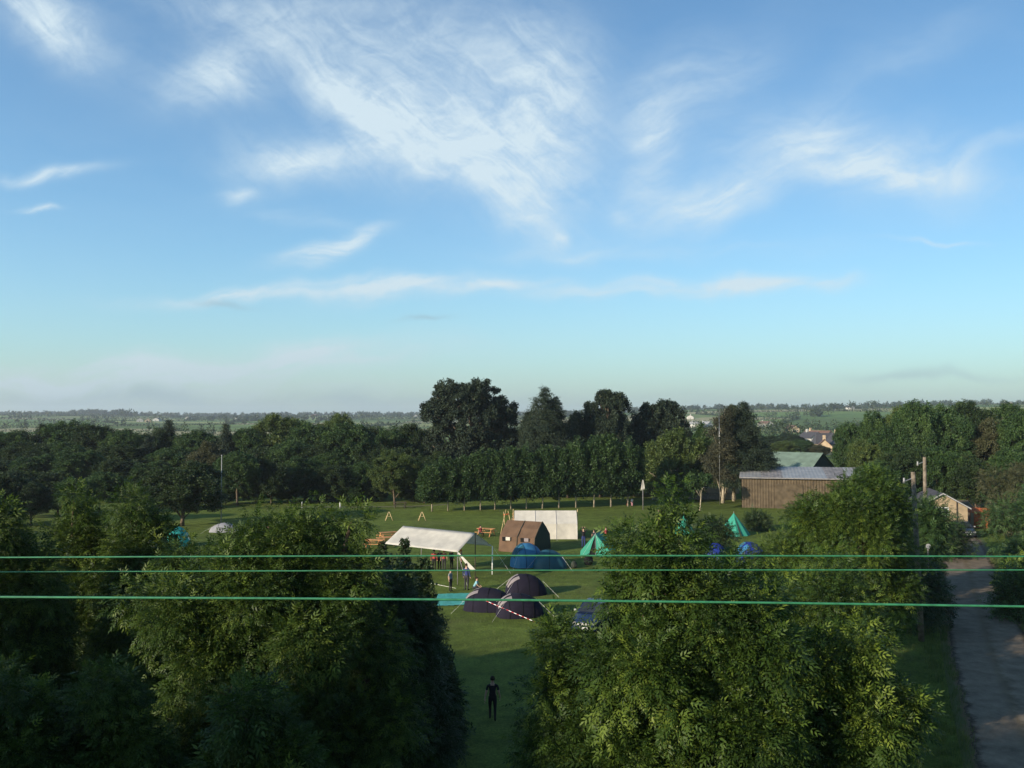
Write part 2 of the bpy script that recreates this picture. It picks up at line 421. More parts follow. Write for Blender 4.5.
# where the edge ramp is dark use it directly
lu = n.new('ShaderNodeRGBToBW'); l.new(er.outputs['Color'], lu.inputs[0])
gt = n.new('ShaderNodeMapRange'); gt.inputs['From Min'].default_value = 0.105; gt.inputs['From Max'].default_value = 0.16; l.new(lu.outputs[0], gt.inputs['Value'])
m2 = n.new('ShaderNodeMix'); m2.data_type = 'RGBA'; l.new(gt.outputs[0], m2.inputs[0]); l.new(er.outputs['Color'], m2.inputs[6]); l.new(mm.outputs[2], m2.inputs[7])
l.new(m2.outputs[2], b.inputs['Base Color'])
bp = n.new('ShaderNodeBump'); bp.inputs['Strength'].default_value = 0.6; bp.inputs['Distance'].default_value = 0.04
l.new(am.outputs[0], bp.inputs['Height']); l.new(bp.outputs['Normal'], b.inputs['Normal'])
CL = [(-3.5, -20), (4.4, 0), (11.0, 15), (17.8, 30.8), (24.5, 46.4), (30.3, 59), (35.6, 70.6), (40.3, 81), (43.4, 88), (47.5, 98), (55, 112), (66, 130)]
def strip(name, pts, w, z, material, seg=14, nu=8, attr='across'):
    P = []
    for i in range(len(pts)-1):
        p0 = Vector(pts[max(i-1, 0)]); p1 = Vector(pts[i]); p2 = Vector(pts[i+1]); p3 = Vector(pts[min(i+2, len(pts)-1)])
        for k in range(seg):
            t = k/seg
            P.append(0.5*((2*p1)+(-p0+p2)*t+(2*p0-5*p1+4*p2-p3)*t*t+(-p0+3*p1-3*p2+p3)*t**3))
    P.append(Vector(pts[-1])); V = []; Fq = []; A = []
    for i, p in enumerate(P):
        t = (P[min(i+1, len(P)-1)]-P[max(i-1, 0)]).normalized(); nn = Vector((t.y, -t.x))
        for k in range(nu+1):
            u = k/nu; q = p + nn*(u-.5)*w; V.append((q.x, q.y, z)); A.append(u)
    for i in range(len(P)-1):
        for k in range(nu): a = i*(nu+1)+k; Fq.append((a, a+1, a+nu+2, a+nu+1))
    me = bpy.data.meshes.new(name); me.from_pydata(V, [], Fq)
    at = me.attributes.new(attr, 'FLOAT', 'POINT'); at.data.foreach_set('value', A)
    me.materials.append(material); me.update(); o = bpy.data.objects.new(name, me); C.objects.link(o)
    return setp(o, kind='structure')
strip('lane', CL, 4.7, 0.006, lm)
M['path'] = mat('worn_path', (0.17, 0.165, 0.10), 0.95, 0.1, scale=1.5, coord='Object', var=0.2)
strip('path', [(-30, 121), (-22, 120.5), (-14, 121.5), (-9, 124)], 0.9, 0.006, M['path'])

# grass tufts on the near field and rough verges by the lane
TEMPL['tuft'] = np.array(sum([[(dx, dy, 0), (dx+.05, dy+.02, 0), (dx*1.9+.03, dy*1.9, h_), (dx*1.9+.01, dy*1.9, h_)] for dx, dy, h_ in ((-.2, .1, 1.0), (.15, .18, .8), (.02, -.2, 1.1), (.25, -.1, .7), (-.12, -.12, .75))], []))
g = np.random.default_rng(77)
k = 52000; Y_ = 24+56*g.random(k)**.8; X_ = (g.random(k)*1.25-.62)*Y_
cx_ = np.interp(Y_, [p_[1] for p_ in CL], [p_[0] for p_ in CL]); dl_ = np.abs(X_-cx_)
pat = np.sin(X_*.9+np.sin(Y_*.7)*2)*np.cos(Y_*.8+X_*.3)
keep = (dl_ > 1.95+.25*g.random(k)) & (g.random(k) < .35+.4*pat+np.where(dl_ < 4, .7, 0))
X_, Y_, dl_ = X_[keep], Y_[keep], dl_[keep]; k = len(X_)
sz = np.where(dl_ < 3.4, .30, .11)*(.6+.8*g.random(k))

up_ = np.tile([0., 0, 1.], (k, 1))+g.normal(size=(k, 3))*.12; a_ = g.random(k)*6.28
Vt, Ft, Tt = place_leaves(np.stack([X_, Y_, np.zeros(k)], 1), np.stack([np.cos(a_), np.sin(a_), np.zeros(k)], 1), up_, sz, np.clip(g.normal(.45, .25, k), 0, 1), 'tuft')
M['tuft'] = leafmat('grass_blades', (0.040, 0.070, 0.014), (0.075, 0.110, 0.022), (0.135, 0.150, 0.050), 0.3)
setp(np_mesh('grass_tufts', Vt, Ft, Tt, M['tuft']), 'longer grass tufts over the field and along the lane verges', 'grass', None, 'stuff')

# ================================================================== foreground trees
def pl(px, py, Y, r, ry=None, rz=None):           # lobe seen at a pixel, at depth Y
    k = max(.3, 1-.42/r); r, ry, rz = r*k, (ry or r)*k, (rz or r)*k
    p = dp(px, py, Y); return (p.x, p.y, p.z, r, ry or r, rz or r)
def fg(name, label, base, lobes, seed, mname='ash', n=420, cr=0.42, per=46, leaf=0.27, r0=0.16, **kw):
    b = Vector((base[0], base[1], 0)); L = [(l_[0]-b.x, l_[1]-b.y, l_[2], l_[3], l_[4], l_[5]) for l_ in lobes]
    return tree(name, label, 'tree', b, L, seed, mname, n, cr, per, leaf, 'ash', r0, **kw)
def col_lobes(x, Y, top, w, z0, seed, n=8):
    r = random.Random(seed); w = w*.82; top = top-.45
    out = [(x, Y, (top+z0)/2-.3, w*.7, w*.7, (top-z0)*.38)]
    for i in range(n):
        t = i/(n-1); a = i*2.4+r.uniform(-.5, .5); z = z0+(top-z0)*(0.12+0.80*t)
        k = w*(1.0 - 0.62*max(0, t-.35)/.65)
        s = w*r.uniform(.36, .52)*(1-.38*t)
        out.append((x+math.cos(a)*k*.62, Y+math.sin(a)*k*.62, z-s*.5*t, s, s, s*1.15))
    return out

# right-hand ash close to the camera
D = 19.0
L = [pl(655, 575, D, 1.15, 1.3, 1.3), pl(658, 514, D, .74, .75, 1.1), pl(640, 545, D, .75), pl(685, 552, D, .8), pl(640, 610, D-.3, .95), pl(700, 625, D-.6, 1.3), pl(603, 685, D-.5, 1.0),
     pl(650, 690, D-1.2, 1.4), pl(750, 665, D-.8, 1.35), pl(815, 690, D-.4, 1.1), pl(852, 658, D-.2, .9), pl(868, 735, D-.6, 1.3), pl(893, 712, D-.3, .75), pl(720, 585, D+.3, .8), pl(740, 755, D-1.4, 1.6),
     pl(575, 755, D-.4, 1.1), pl(566, 668, D+.4, .95), pl(552, 715, D+.2, 1.0), pl(545, 765, D, 1.0), pl(650, 790, D-1.2, 1.6), pl(840, 800, D-.6, 1.3), pl(775, 610, D+.6, .85), pl(700, 850, D-.5, 2.2, 2.0, 1.6), pl(700, 700, D+1.6, 2.6, 1.5, 2.0)]
fg('ash_tree', 'large yellow-green ash tree in the right foreground, its top above the ropes', (4.3, 19.2), L, 101, 'ash', 900, .31, 70, .19, .2, nlimb=60)
# left-hand mass
def lft(label, px, top, Y, w, seed, mname='ash2', z0=1.6, n=420, name='ash_tree', **kw):
    p = dp(px, top, Y)
    return fg(name, label, (p.x, Y), col_lobes(p.x, Y, p.z+.15, w, z0, seed), seed, mname, n, **kw)
L = [pl(300, 560, 24, 1.3), pl(268, 526, 24, .75), pl(318, 526, 24.3, .8), pl(350, 524, 24, .75), pl(240, 560, 23.6, .85), pl(205, 585, 23.3, .9), pl(345, 590, 23.8, 1.2), pl(250, 610, 23, 1.5),
     pl(180, 625, 22.6, 1.2), pl(310, 660, 22.8, 1.8), pl(220, 690, 22.4, 1.6), pl(380, 660, 23.4, 1.1), pl(300, 760, 22.6, 2.2), pl(140, 600, 23, .75), pl(290, 600, 25, 2.4), pl(200, 790, 22, 1.8), pl(375, 740, 23, 1.5)]
fg('ash_tree', 'large ash tree in the left foreground with a ragged top just right of the flagpole', (-6.2, 24), L, 202, 'ash2', 1000, .33, 62, .19, .2, nlimb=60)
lft('foreground tree with two upright leafy tips left of the turquoise tent, behind the ropes', 82, 476, 33, 2.0, 303, n=420, cr=.40, per=64, leaf=.21)
lft('slim foreground tree just left of the dark round field tree', 142, 476, 32, 2.0, 304, n=400, cr=.40, per=64, leaf=.21)
lft('foreground tree at the left edge of the view rising to the ropes and above', 8, 500, 28, 2.6, 305, n=500, cr=.40, per=64, leaf=.21)
lft('low bushy tree between the tall left foreground trees under the turquoise tent', 188, 541, 30, 2.4, 306, n=420, cr=.40, per=60, leaf=.21, name='ash_tree')
lft('lower leafy tree in the bottom left, in front of the taller ones', 118, 655, 19, 1.5, 307, n=360, cr=.32, per=60, leaf=.18)
lft('darkest leafy tree in the bottom left corner', 12, 650, 18, 1.7, 308, n=360, cr=.32, per=60, leaf=.18)
lft('dark tree beside the grass strip, right of the big left ash', 402, 570, 27, 1.75, 309, 'darkleaf', n=420, cr=.36, per=60, leaf=.2)
lft('leafy tree crown at the bottom edge below the big left ash', 262, 668, 17, 1.6, 310, n=360, cr=.32, per=60, leaf=.18)
lft('small dark tree on the left edge of the grass strip near the walking person', 432, 655, 30, .95, 311, 'darkleaf', n=180, cr=.38, per=40, leaf=.25, z0=.8)
# spruce-like tips against the canopy
def conifer_mesh(parent, seed, h, w, material, leaf, z0=0.6, tiers=26, per=34, templ='needle', power=1.0, bark='bark', sweep=-0.15):
    g = np.random.default_rng(seed); P = []; Dd = []; S = []; tn = []
    mb = MB(); mb.tube([(0, 0, 0), (0, 0, h*.5), (0, 0, h)], [h*.016+.05, h*.011, .01], 7)
    for t in range(tiers):
        f = (t+.5)/tiers; z = z0+(h-z0)*f; rr = w*((1-f)**power)*g.uniform(.75, 1.1)+.03*w
        nb = max(4, int(9*(1-f)+4)); a0 = g.random()*6.28
        for b_ in range(nb):
            a = a0+b_*2*PI/nb+g.normal()*.15; r2 = rr*g.uniform(.7, 1.12); tone = np.clip(g.normal(.45, .2), 0, 1)
            if t % 2 == 0: mb.tube([(0, 0, z), (math.cos(a)*r2*.85, math.sin(a)*r2*.85, z+sweep*r2*.8)], [h*.004+.008, .004], 4, cap=False)
            k = max(4, int(per*r2/w))
            s = g.random(k)**.7
            x = np.cos(a)*r2*s; y = np.sin(a)*r2*s; sp = (0.10+.16*s)*r2
            P.append(np.stack([x+g.normal(size=k)*sp*np.abs(math.sin(a)+.3), y+g.normal(size=k)*sp*np.abs(math.cos(a)+.3), z+sweep*r2*s+g.normal(size=k)*.06*w*(.3+s*.4)], 1))
            d_ = np.tile([math.cos(a), math.sin(a), sweep], (k, 1))+g.normal(size=(k, 3))*.5; Dd.append(d_)
            S.append(np.full(k, leaf)*g.uniform(.7, 1.3, k)); tn.append(np.clip(tone+g.normal(size=k)*.12, 0, 1))
    P = np.concatenate(P); Dd = np.concatenate(Dd); S = np.concatenate(S); tn = np.concatenate(tn)
    Nn = g.normal(size=P.shape)*.4+np.array([0, 0, 1.])
    V, Fq, T_ = place_leaves(P, Dd, Nn, S, tn, templ)
    np_mesh('crown', V, Fq, T_, material, parent); mb.build('trunk', M[bark], parent, smooth=True)
for i, (px, top, Y, w, lab) in enumerate(((405, 541, 33, .8, 'young dark conifer with a spire tip in front of the white canopy'), (382, 543, 34, .9, 'young dark conifer at the left end of the white canopy'), (424, 558, 31, .8, 'lowest young conifer, its tip under the edge of the white canopy'))):
    p = dp(px, top, Y); t = thing('young_conifer', (p.x, Y, 0), i, lab, 'tree', 'young conifers in front of the canopy')
    conifer_mesh(t, 40+i, p.z, w*1.7, M['darkleaf'], .22, tiers=26, per=60, templ='spray', power=.7, sweep=.1)

fg('ash_tree', 'lower green tree filling the gap between the right foreground ash and the lane-side ash', (11.5, 33), col_lobes(11.5, 33, 7.2, 3.0, .8, 990, 9), 991, 'ash', n=420, cr=.42, per=60, leaf=.22)
# ash in the middle distance on the right, by the lane
D = 46
L = [pl(868, 505, D, 1.9, 1.9, 1.4), pl(818, 532, D, 1.8), pl(885, 518, D, 1.3), pl(850, 545, D-1, 2.6), pl(778, 562, D-.6, 1.4), pl(895, 560, D, 1.4), pl(820, 590, D-1, 2.4),
     pl(880, 600, D-1, 2.0), pl(765, 595, D-.4, 1.7), pl(740, 575, D-.2, 1.1), pl(845, 496, D, .8), pl(872, 486, D, .9), pl(893, 496, D, .8), pl(700, 585, D+1, 1.3)]
fg('ash_tree', 'broad light-green tree between the brown shed and the near utility pole', (17.3, 46), L, 404, 'ash', 1000, .44, 64, .22, .24, nlimb=50)
def bush(name, label, px, top, Y, w, seed, mname, n=160, cr=.5, per=30, leaf=.32, templ='ash', z0=.2, cat='bush', group=None):
    p = dp(px, top, Y); h = p.z
    L = blob_lobes(seed, w, h, z0, 7)
    return tree(name, label, cat, (p.x, Y, 0), L, seed, mname, n, cr, per, leaf, templ, .07, group, nlimb=8, zmin=-.9)
bush('bush', 'bushy tree in front of the left half of the tan cabin', 922, 503, 62, 3.4, 59, 'broad', 260, .5, z0=.3)
bush('bush', 'dark bush at the foot of the near utility pole beside the lane', 905, 560, 52, 4.6, 52, 'darkleaf', 240)
bush('bush', 'dark bush on the lane corner below the cabin', 938, 532, 78, 5.0, 53, 'darkleaf', 260, .6)
bush('bush', 'dark hedge bush between the light-green tree and the lane', 872, 566, 60, 6.0, 54, 'broad', 260, .6)
bush('bush', 'dark bush among the blue tents and the light-green tree', 740, 580, 44, 3.6, 55, 'ash', 220, .5)
bush('bush', 'low bush behind the right foreground ash, below the blue tents', 800, 590, 38, 4.0, 56, 'ash', 240, .5)
bush('bush', 'dark-green shrub just right of the pale green pyramid tent', 757, 521, 96, 2.2, 57, 'darkleaf', 80, .4)
bush('bush', 'sparkling dark shrub to the left of the left blue tent', 714, 524, 75, 3.2, 58, 'darkleaf', 110, .45)
for i, (px, top, Y, w, mn, lab) in enumerate(((1038, 548, 66, 4.0, 'broad', 'bush beside the lane at the right edge, nearest the ropes'), (1035, 498, 74, 7.5, 'broad', 'tall bush at the right edge of the view beyond the lane'),
        (1020, 507, 92, 5.5, 'olive', 'olive bush just right of the dark parked car'), (1022, 474, 98, 8.0, 'olive', 'olive-green tree-like bush right of the orange shed'), (1022, 580, 62, 1.8, 'ash', 'low yellow-green bush at the right verge of the lane'),
        (1030, 590, 54, 3.6, 'broad', 'low bush at the right edge between the ropes'))):
    bush('bush', lab, px, top, Y, w, 60+i, mn, 240, .6)

# ================================================================== background tree kinds
SPRAY = dict(templ='spray')
def proto(kind, seed):
    """returns an unlinked-in-view prototype root at true size; first placing moves it"""
    t = thing('tree', (0, 0, 0), 0, None, None)
    g = np.random.default_rng(seed)
    if kind in ('broad', 'broad_pale', 'darkleaf', 'olive'):
        L = blob_lobes(seed, 9.0, 11.0, 1.4, 12)
        o, P = crown('crown', t, M[kind], g, L, 380, .66, 40, .36, 'spray', rin=.6, zmin=-.8, droop=0, stretch=1.0)
        mb = MB(); skeleton(mb, (0, 0, 0), L, P, g, .22, 16); mb.build('trunk', M['bark'], t, True)
    elif kind == 'lime':
        L = [(0, 0, 4.6, 1.6, 1.6, 2.7), (.4, .3, 6.4, 1.0, 1.0, 1.4), (-.5, -.2, 3.1, 1.4, 1.4, 1.2), (.6, -.4, 3.2, 1.3, 1.3, 1.1), (-.4, .3, 5.8, 1.2, 1.2, 1.4)]
        o, P = crown('crown', t, M['lime'], g, L, 220, .5, 34, .32, 'spray', rin=.55, zmin=-.95, droop=0)
        mb = MB(); mb.tube([(0, 0, 0), (0.03, 0, 1.2), (0, 0, 3.5)], [.10, .08, .06], 8); mb.build('trunk', M['bark_pale'], t, True)
    elif kind == 'spruce':
        conifer_mesh(t, seed, 14, 3.4, M['needle'], .6, z0=1.0, tiers=34, per=34, power=.85)
    return t
KIND = {}
def put(kind, var, name, loc, rz, scale, label, cat='tree', group=None):
    key = (kind, var)
    if key not in KIND:
        t = proto(kind, hash((len(kind), var, kind[0] == 'b')) % 1000 + 17*var + len(kind)*5); KIND[key] = t
        t.name = name; t.location = loc; t.rotation_euler = (0, 0, rz); t.scale = scale if hasattr(scale, '__len__') else (scale,)*3
        return setp(t, label, cat, group)
    return dup(KIND[key], name, loc, rz, scale, label, cat, group)
ORD = ['first', 'second', 'third', 'fourth', 'fifth', 'sixth', 'seventh', 'eighth', 'ninth', 'tenth', 'eleventh', 'twelfth', 'thirteenth', 'fourteenth', 'fifteenth', 'sixteenth', 'seventeenth', 'eighteenth', 'nineteenth', 'twentieth', 'twenty-first', 'twenty-second', 'twenty-third', 'twenty-fourth']
TN = {'broad': 'mid-green broadleaf', 'broad_pale': 'pale green broadleaf', 'darkleaf': 'dark broadleaf', 'olive': 'olive-brown broadleaf', 'spruce': 'dark spire-topped conifer', 'lime': 'round-headed'}
NM = {'broad': 'broadleaf_tree', 'broad_pale': 'broadleaf_tree', 'darkleaf': 'broadleaf_tree', 'olive': 'broadleaf_tree', 'spruce': 'spruce_tree', 'lime': 'lime_tree'}
BASEH = {'spruce': 14.0, 'lime': 7.6}
def rank(items, row, group):
    """items (px, top_y, Y, wpx, kind) of one row, left to right; labelled by kind and ordinal"""
    cnt = {}
    for i, (px, top, Y, w, kd) in enumerate(items):
        p = dp(px, top, Y); h = p.z; k = cnt.get(kd, 0); cnt[kd] = k+1
        bh = BASEH.get(kd, 11.6); bw = {'spruce': 6.8, 'lime': 4.0}.get(kd, 9.4)
        sx = w*Y/F/bw
        only = sum(1 for q in items if q[4] == kd) == 1
        lab = ('the only %s tree in %s' % (TN[kd], row)) if only else '%s tree, %s from left in %s' % (TN[kd], ORD[k], row)
        put(kd, i % 3, NM[kd], (p.x, Y, 0), rnd.uniform(0, 6.28), (sx, sx, h/bh), lab, 'tree', group)

# the wood on the left
back = [(-15, 428, 158, 80, 'darkleaf'), (18, 432, 160, 60, 'broad'), (42, 424, 160, 44, 'spruce'), (66, 421, 162, 62, 'broad'), (98, 427, 160, 58, 'darkleaf'), (128, 430, 158, 50, 'broad'), (150, 428, 160, 48, 'darkleaf'),
        (169, 420, 162, 46, 'spruce'), (196, 431, 160, 52, 'broad'), (226, 424, 160, 44, 'spruce'), (250, 430, 162, 52, 'broad'), (282, 416, 164, 62, 'broad_pale'), (312, 423, 160, 54, 'broad'), (338, 417, 162, 48, 'broad_pale'),
        (362, 424, 160, 56, 'darkleaf'), (392, 428, 158, 52, 'broad'), (415, 426, 160, 46, 'darkleaf'), (434, 437, 158, 40, 'broad')]
rank(back, 'the back row of the left wood', 'trees of the wood on the left')
mid = [(-5, 448, 146, 70, 'darkleaf'), (30, 444, 147, 62, 'darkleaf'), (60, 442, 148, 56, 'broad'), (92, 448, 146, 60, 'darkleaf'), (122, 446, 146, 54, 'darkleaf'), (148, 438, 148, 44, 'spruce'), (172, 448, 146, 52, 'broad'), (205, 444, 147, 48, 'olive'),
       (262, 446, 146, 56, 'darkleaf'), (290, 440, 147, 54, 'broad'), (318, 444, 146, 50, 'darkleaf'), (350, 424, 148, 56, 'broad'), (330, 452, 144, 44, 'broad'), (372, 446, 146, 50, 'darkleaf'), (408, 446, 146, 48, 'darkleaf'), (432, 452, 144, 44, 'darkleaf')]
mid.sort(key=lambda q: q[0])
rank(mid, 'the middle row of the left wood', 'trees of the wood on the left')
front = [(-12, 474, 98, 60, 'darkleaf'), (32, 478, 100, 46, 'darkleaf'), (76, 478, 101, 44, 'broad'), (-8, 462, 136, 66, 'darkleaf'), (12, 468, 108, 56, 'darkleaf'), (58, 470, 110, 50, 'darkleaf'), (100, 472, 112, 50, 'broad'), (35, 456, 136, 50, 'broad'), (80, 452, 136, 52, 'broad'), (118, 458, 135, 54, 'darkleaf'), (152, 462, 134, 46, 'broad'), (238, 452, 122, 50, 'broad'), (272, 459, 124, 44, 'darkleaf'), (305, 458, 130, 46, 'broad'),
         (335, 464, 128, 40, 'darkleaf'), (363, 462, 130, 40, 'broad'), (395, 453, 124, 48, 'broad_pale'), (425, 462, 126, 38, 'darkleaf')]
front.sort(key=lambda q: q[0])
rank(front, 'the front edge of the left wood', 'trees of the wood on the left')
und = [(20, 486, 127, 34, 'broad'), (62, 484, 128, 36, 'darkleaf'), (104, 486, 127, 32, 'broad'), (146, 484, 128, 36, 'darkleaf'), (200, 484, 128, 38, 'darkleaf'), (226, 486, 124, 26, 'broad'), (256, 484, 126, 34, 'darkleaf'), (288, 486, 127, 36, 'broad'), (320, 485, 127, 34, 'darkleaf'), (350, 484, 128, 34, 'broad'), (374, 486, 129, 28, 'darkleaf'), (412, 484, 128, 36, 'darkleaf')]
cntu = {}
for i, (px, top, Y, w_, kd) in enumerate(und):
    p = dp(px, top, Y); cntu[kd] = cntu.get(kd, 0)+1; sx = w_*Y/F/9.4
    put(kd, (i+1) % 3, 'bush', (p.x, Y, -.35), i*1.7, (sx, sx, (p.z+.35)/11.6), '%s bush, %s from left in the undergrowth of the left wood' % ({'broad': 'mid-green', 'darkleaf': 'dark'}[kd], ORD[cntu[kd]-1]), 'bush', 'undergrowth along the left wood')
p = gp(182, 526)
put('darkleaf', 0, 'broadleaf_tree', p, 1.0, (.95, .95, (dp(182, 463, p.y).z)/11.4), 'very dark round tree standing alone in the field behind the turquoise tent')
p = dp(208, 441, 128)
put('olive', 1, 'willow_tree', (p.x, 128, 0), 2.0, (.62, .62, p.z/11.6), 'thin olive-brown willow behind the tall flagpole')

for i, (x, y, h) in enumerate(((-13, -27, 18), (-20, -20, 19), (-27, -12, 19), (-32, -3, 18), (-37, 6, 16.5), (-43, 15, 14))):  # out-of-view belt, added to throw shade over the foreground
    put('broad', i % 3, 'broadleaf_tree', (x, y, 0), i*1.3, (1.15, 1.15, h/11.4), 'unseen tall tree added outside the left edge to shade the foreground', 'tree', 'added belt of unseen shade trees left of the tower')
# row of round trees across the field
xs = [432, 448, 464.5, 480.6, 495, 511, 526.6, 542.5, 559, 576, 594, 611, 628]
for i, px in enumerate(xs):
    by = 511.5 - 5.5*i/len(xs); p = gp(px, by); top = [466, 462, 460, 455, 455, 452, 450, 451, 452, 444, 442, 440, 444][i]
    h = dp(px, top, p.y).z; sx = rnd.uniform(.95, 1.1)*(1.0 if i < 9 else 1.12)
    put('lime', i % 3, 'lime_tree', p, rnd.uniform(0, 6), (sx, sx, h/7.75), '%s from the left in the row of round-headed trees with pale trunks' % (ORD[i]), 'tree', 'row of round-headed trees at the far side of the field')
# the second rank of dark trees closing the gap behind the row
clos = [(440, 470, 132, 50, 'darkleaf'), (472, 466, 134, 50, 'darkleaf'), (504, 462, 134, 52, 'darkleaf'), (536, 460, 134, 50, 'darkleaf'), (568, 456, 134, 52, 'darkleaf'), (600, 452, 135, 54, 'darkleaf'), (634, 452, 136, 50, 'darkleaf'), (650, 462, 140, 40, 'broad')]
rank(clos, 'the dark rank behind the round-headed row', 'dark trees behind the round-headed row')

def special(name, label, px, Y, lobes_px, seed, mname, n, cr, per, leaf, templ='spray', r0=.4, bark='bark', rag=1.0, **kw):
    base = Vector(((px-512)*Y/F, Y, 0)); s = Y/F
    L = []
    for (x, y, rx, rz) in lobes_px:
        rx, rz = max(rx-cr*.25/s, rx*.6), max(rz-cr*.25/s, rz*.6)
        q = dp(x, y, Y); k = random.Random(int(x*7+y)).uniform(-.6, .6)*rx*s
        L.append((q.x-base.x, k, q.z, rx*s, rx*s, rz*s))
        rr = random.Random(int(x*3+y*5))
        for e in range(3):
            a = rr.uniform(.1, PI-.1); u = rr.uniform(.12, .3)*rx*s
            L.append((q.x-base.x+math.cos(a)*rx*s*1.05, k+rr.uniform(-.6, .6)*rx*s, q.z+math.sin(a)*rz*s*rr.uniform(.9, 1.2), u, u, u*rag))
    return tree(name, label, 'tree', base, L, seed, mname, n, cr, per, leaf, templ, r0, None, 24, bark, **kw)
special('cypress_tree', 'tallest broad dome-headed dark cypress left of centre on the skyline', 468, 150,
        [(466, 396, 24, 13), (448, 400, 18, 12), (438, 408, 15, 7), (484, 398, 18, 12), (494, 412, 16, 12), (506, 418, 10, 8), (465, 425, 32, 22), (445, 440, 22, 18), (492, 440, 24, 20), (468, 465, 32, 26), (430, 418, 8, 6), (505, 450, 14, 22), (440, 462, 16, 18)],
        71, 'needle', 900, .62, 26, .5, 'spray', .55, rin=.6, stretch=.8)
t = thing('cedar_tree', ((545-512)*146/F, 146, 0), 0, 'broad dark cedar with a spiky top just right of the tallest domed tree', 'tree')
conifer_mesh(t, 721, dp(545, 387, 146).z, 6.4, M['needle'], .55, z0=2.0, tiers=17, per=150, power=.62, sweep=-.05)
for q_, (px_, top_, Y_, w_x) in enumerate(((556, 396, 148, 3.6), (572, 414, 147, 3.6), (527, 412, 148, 3.4))):
    t = thing('cedar_tree', ((px_-512)*Y_/F, Y_, 0), q_, ('narrow dark cedar spike close on the right of the spiky cedar', 'lower dark cedar at the right foot of the spiky cedar', 'lower dark cedar between the tallest domed tree and the spiky cedar')[q_], 'tree')
    conifer_mesh(t, 730+q_, dp(px_, top_, Y_).z, w_x, M['needle'], .5, z0=2.0, tiers=18, per=90, power=.7, sweep=-.05)
special('pine_tree', 'dark pine with a tufted square top, second spike right of the cedar', 612, 152,
        [(606, 398, 8, 6), (618, 399, 8, 7), (600, 404, 7, 6), (621, 408, 8, 7), (612, 408, 9, 8), (611, 420, 13, 12), (592, 414, 8, 9), (584, 424, 10, 12), (608, 434, 22, 16), (590, 446, 20, 20), (622, 446, 14, 20), (606, 466, 24, 20)],
        73, 'needle', 620, .5, 26, .48, 'spray', .45, rin=.6)
special('cypress_tree', 'broad dark conifer with its outline sloping down to the right, above the pale birch', 663, 155,
        [(668, 414, 11, 10), (655, 414, 12, 9), (644, 420, 9, 9), (676, 424, 9, 14), (660, 434, 22, 18), (642, 440, 12, 16), (682, 445, 9, 18), (662, 460, 26, 24), (640, 466, 16, 20)],
        74, 'needle', 620, .55, 28, .5, 'spray', .45, rin=.6, rag=1.8)
special('birch_tree', 'pale yellowish birch in front of the sloping dark conifer', 673, 131,
        [(676, 445, 14, 11), (664, 452, 13, 10), (690, 455, 12, 13), (672, 468, 24, 17), (658, 478, 12, 12), (694, 476, 12, 14), (674, 486, 22, 10)],
        75, 'broad_pale', 300, .65, 26, .46, 'spray', .16, 'bark_pale', tone_shift=-.05)
special('poplar_tree', 'slim green tree squeezed between the birch and the tall brown-sided conifer', 702, 136,
        [(702, 440, 7, 10), (704, 455, 9, 14), (701, 472, 10, 14)], 76, 'broad', 120, .6, 24, .46, 'spray', .14)
for q_, (px_, top_, Y_, w_x, lab_) in enumerate(((744, 402, 127, 4.4, 'tall ragged conifer just left of the brown shed'), (733, 405, 129, 4.0, 'ragged conifer with its tip just left of the tallest one by the shed'), (759, 440, 130, 3.6, 'shorter dark conifer rising behind the left end of the shed roof'))):
    t = thing('pine_tree', ((px_-512)*Y_/F, Y_, 0), q_*2, lab_, 'tree')
    conifer_mesh(t, 760+q_, dp(px_, top_, Y_).z, w_x, M['needle'] if q_ != 1 else M['darkleaf'], .45, z0=2.6, tiers=20, per=110, power=.55, sweep=-.08, bark='bark_pale')
special('pine_tree', 'brownish half-dead conifer leaning against the tall ragged conifer', 722, 126,
        [(726, 418, 6, 10), (720, 432, 9, 12), (722, 450, 12, 14), (716, 465, 10, 12), (726, 475, 12, 10)],
        78, 'needle_brown', 200, .65, 22, .46, 'needle', .22, rin=.45, stretch=.8, bark='bark_pale')
special('young_tree', 'thin young tree with a pale trunk on the grass before the grey fence', 699, 116,
        [(699, 486, 8, 6), (705, 480, 6, 5), (693, 482, 6, 5)], 79, 'broad', 50, .45, 22, .36, 'spray', .09, 'bark_pale')
# right wood
rback = [(852, 423, 150, 40, 'broad'), (880, 414, 146, 48, 'broad'), (905, 409, 145, 52, 'broad_pale'), (935, 404, 144, 58, 'broad'), (972, 405, 146, 60, 'darkleaf'), (1006, 404, 145, 56, 'broad'), (1042, 410, 142, 60, 'darkleaf')]
rank(rback, 'the back row of the wood on the right', 'trees of the wood on the right')
rmid = [(868, 440, 128, 44, 'broad_pale'), (893, 424, 128, 54, 'broad'), (915, 402, 126, 50, 'broad'), (948, 414, 126, 58, 'broad'), (984, 418, 126, 56, 'olive'), (1018, 416, 124, 60, 'broad')]
rank(rmid, 'the middle row of the wood on the right', 'trees of the wood on the right')
rfr = [(878, 462, 110, 50, 'broad'), (905, 450, 112, 56, 'darkleaf'), (940, 448, 112, 60, 'broad'), (975, 455, 110, 60, 'darkleaf'), (1010, 452, 108, 64, 'broad'), (1045, 455, 104, 70, 'olive')]
rank(rfr, 'the front row of the wood on the right', 'trees of the wood on the right')
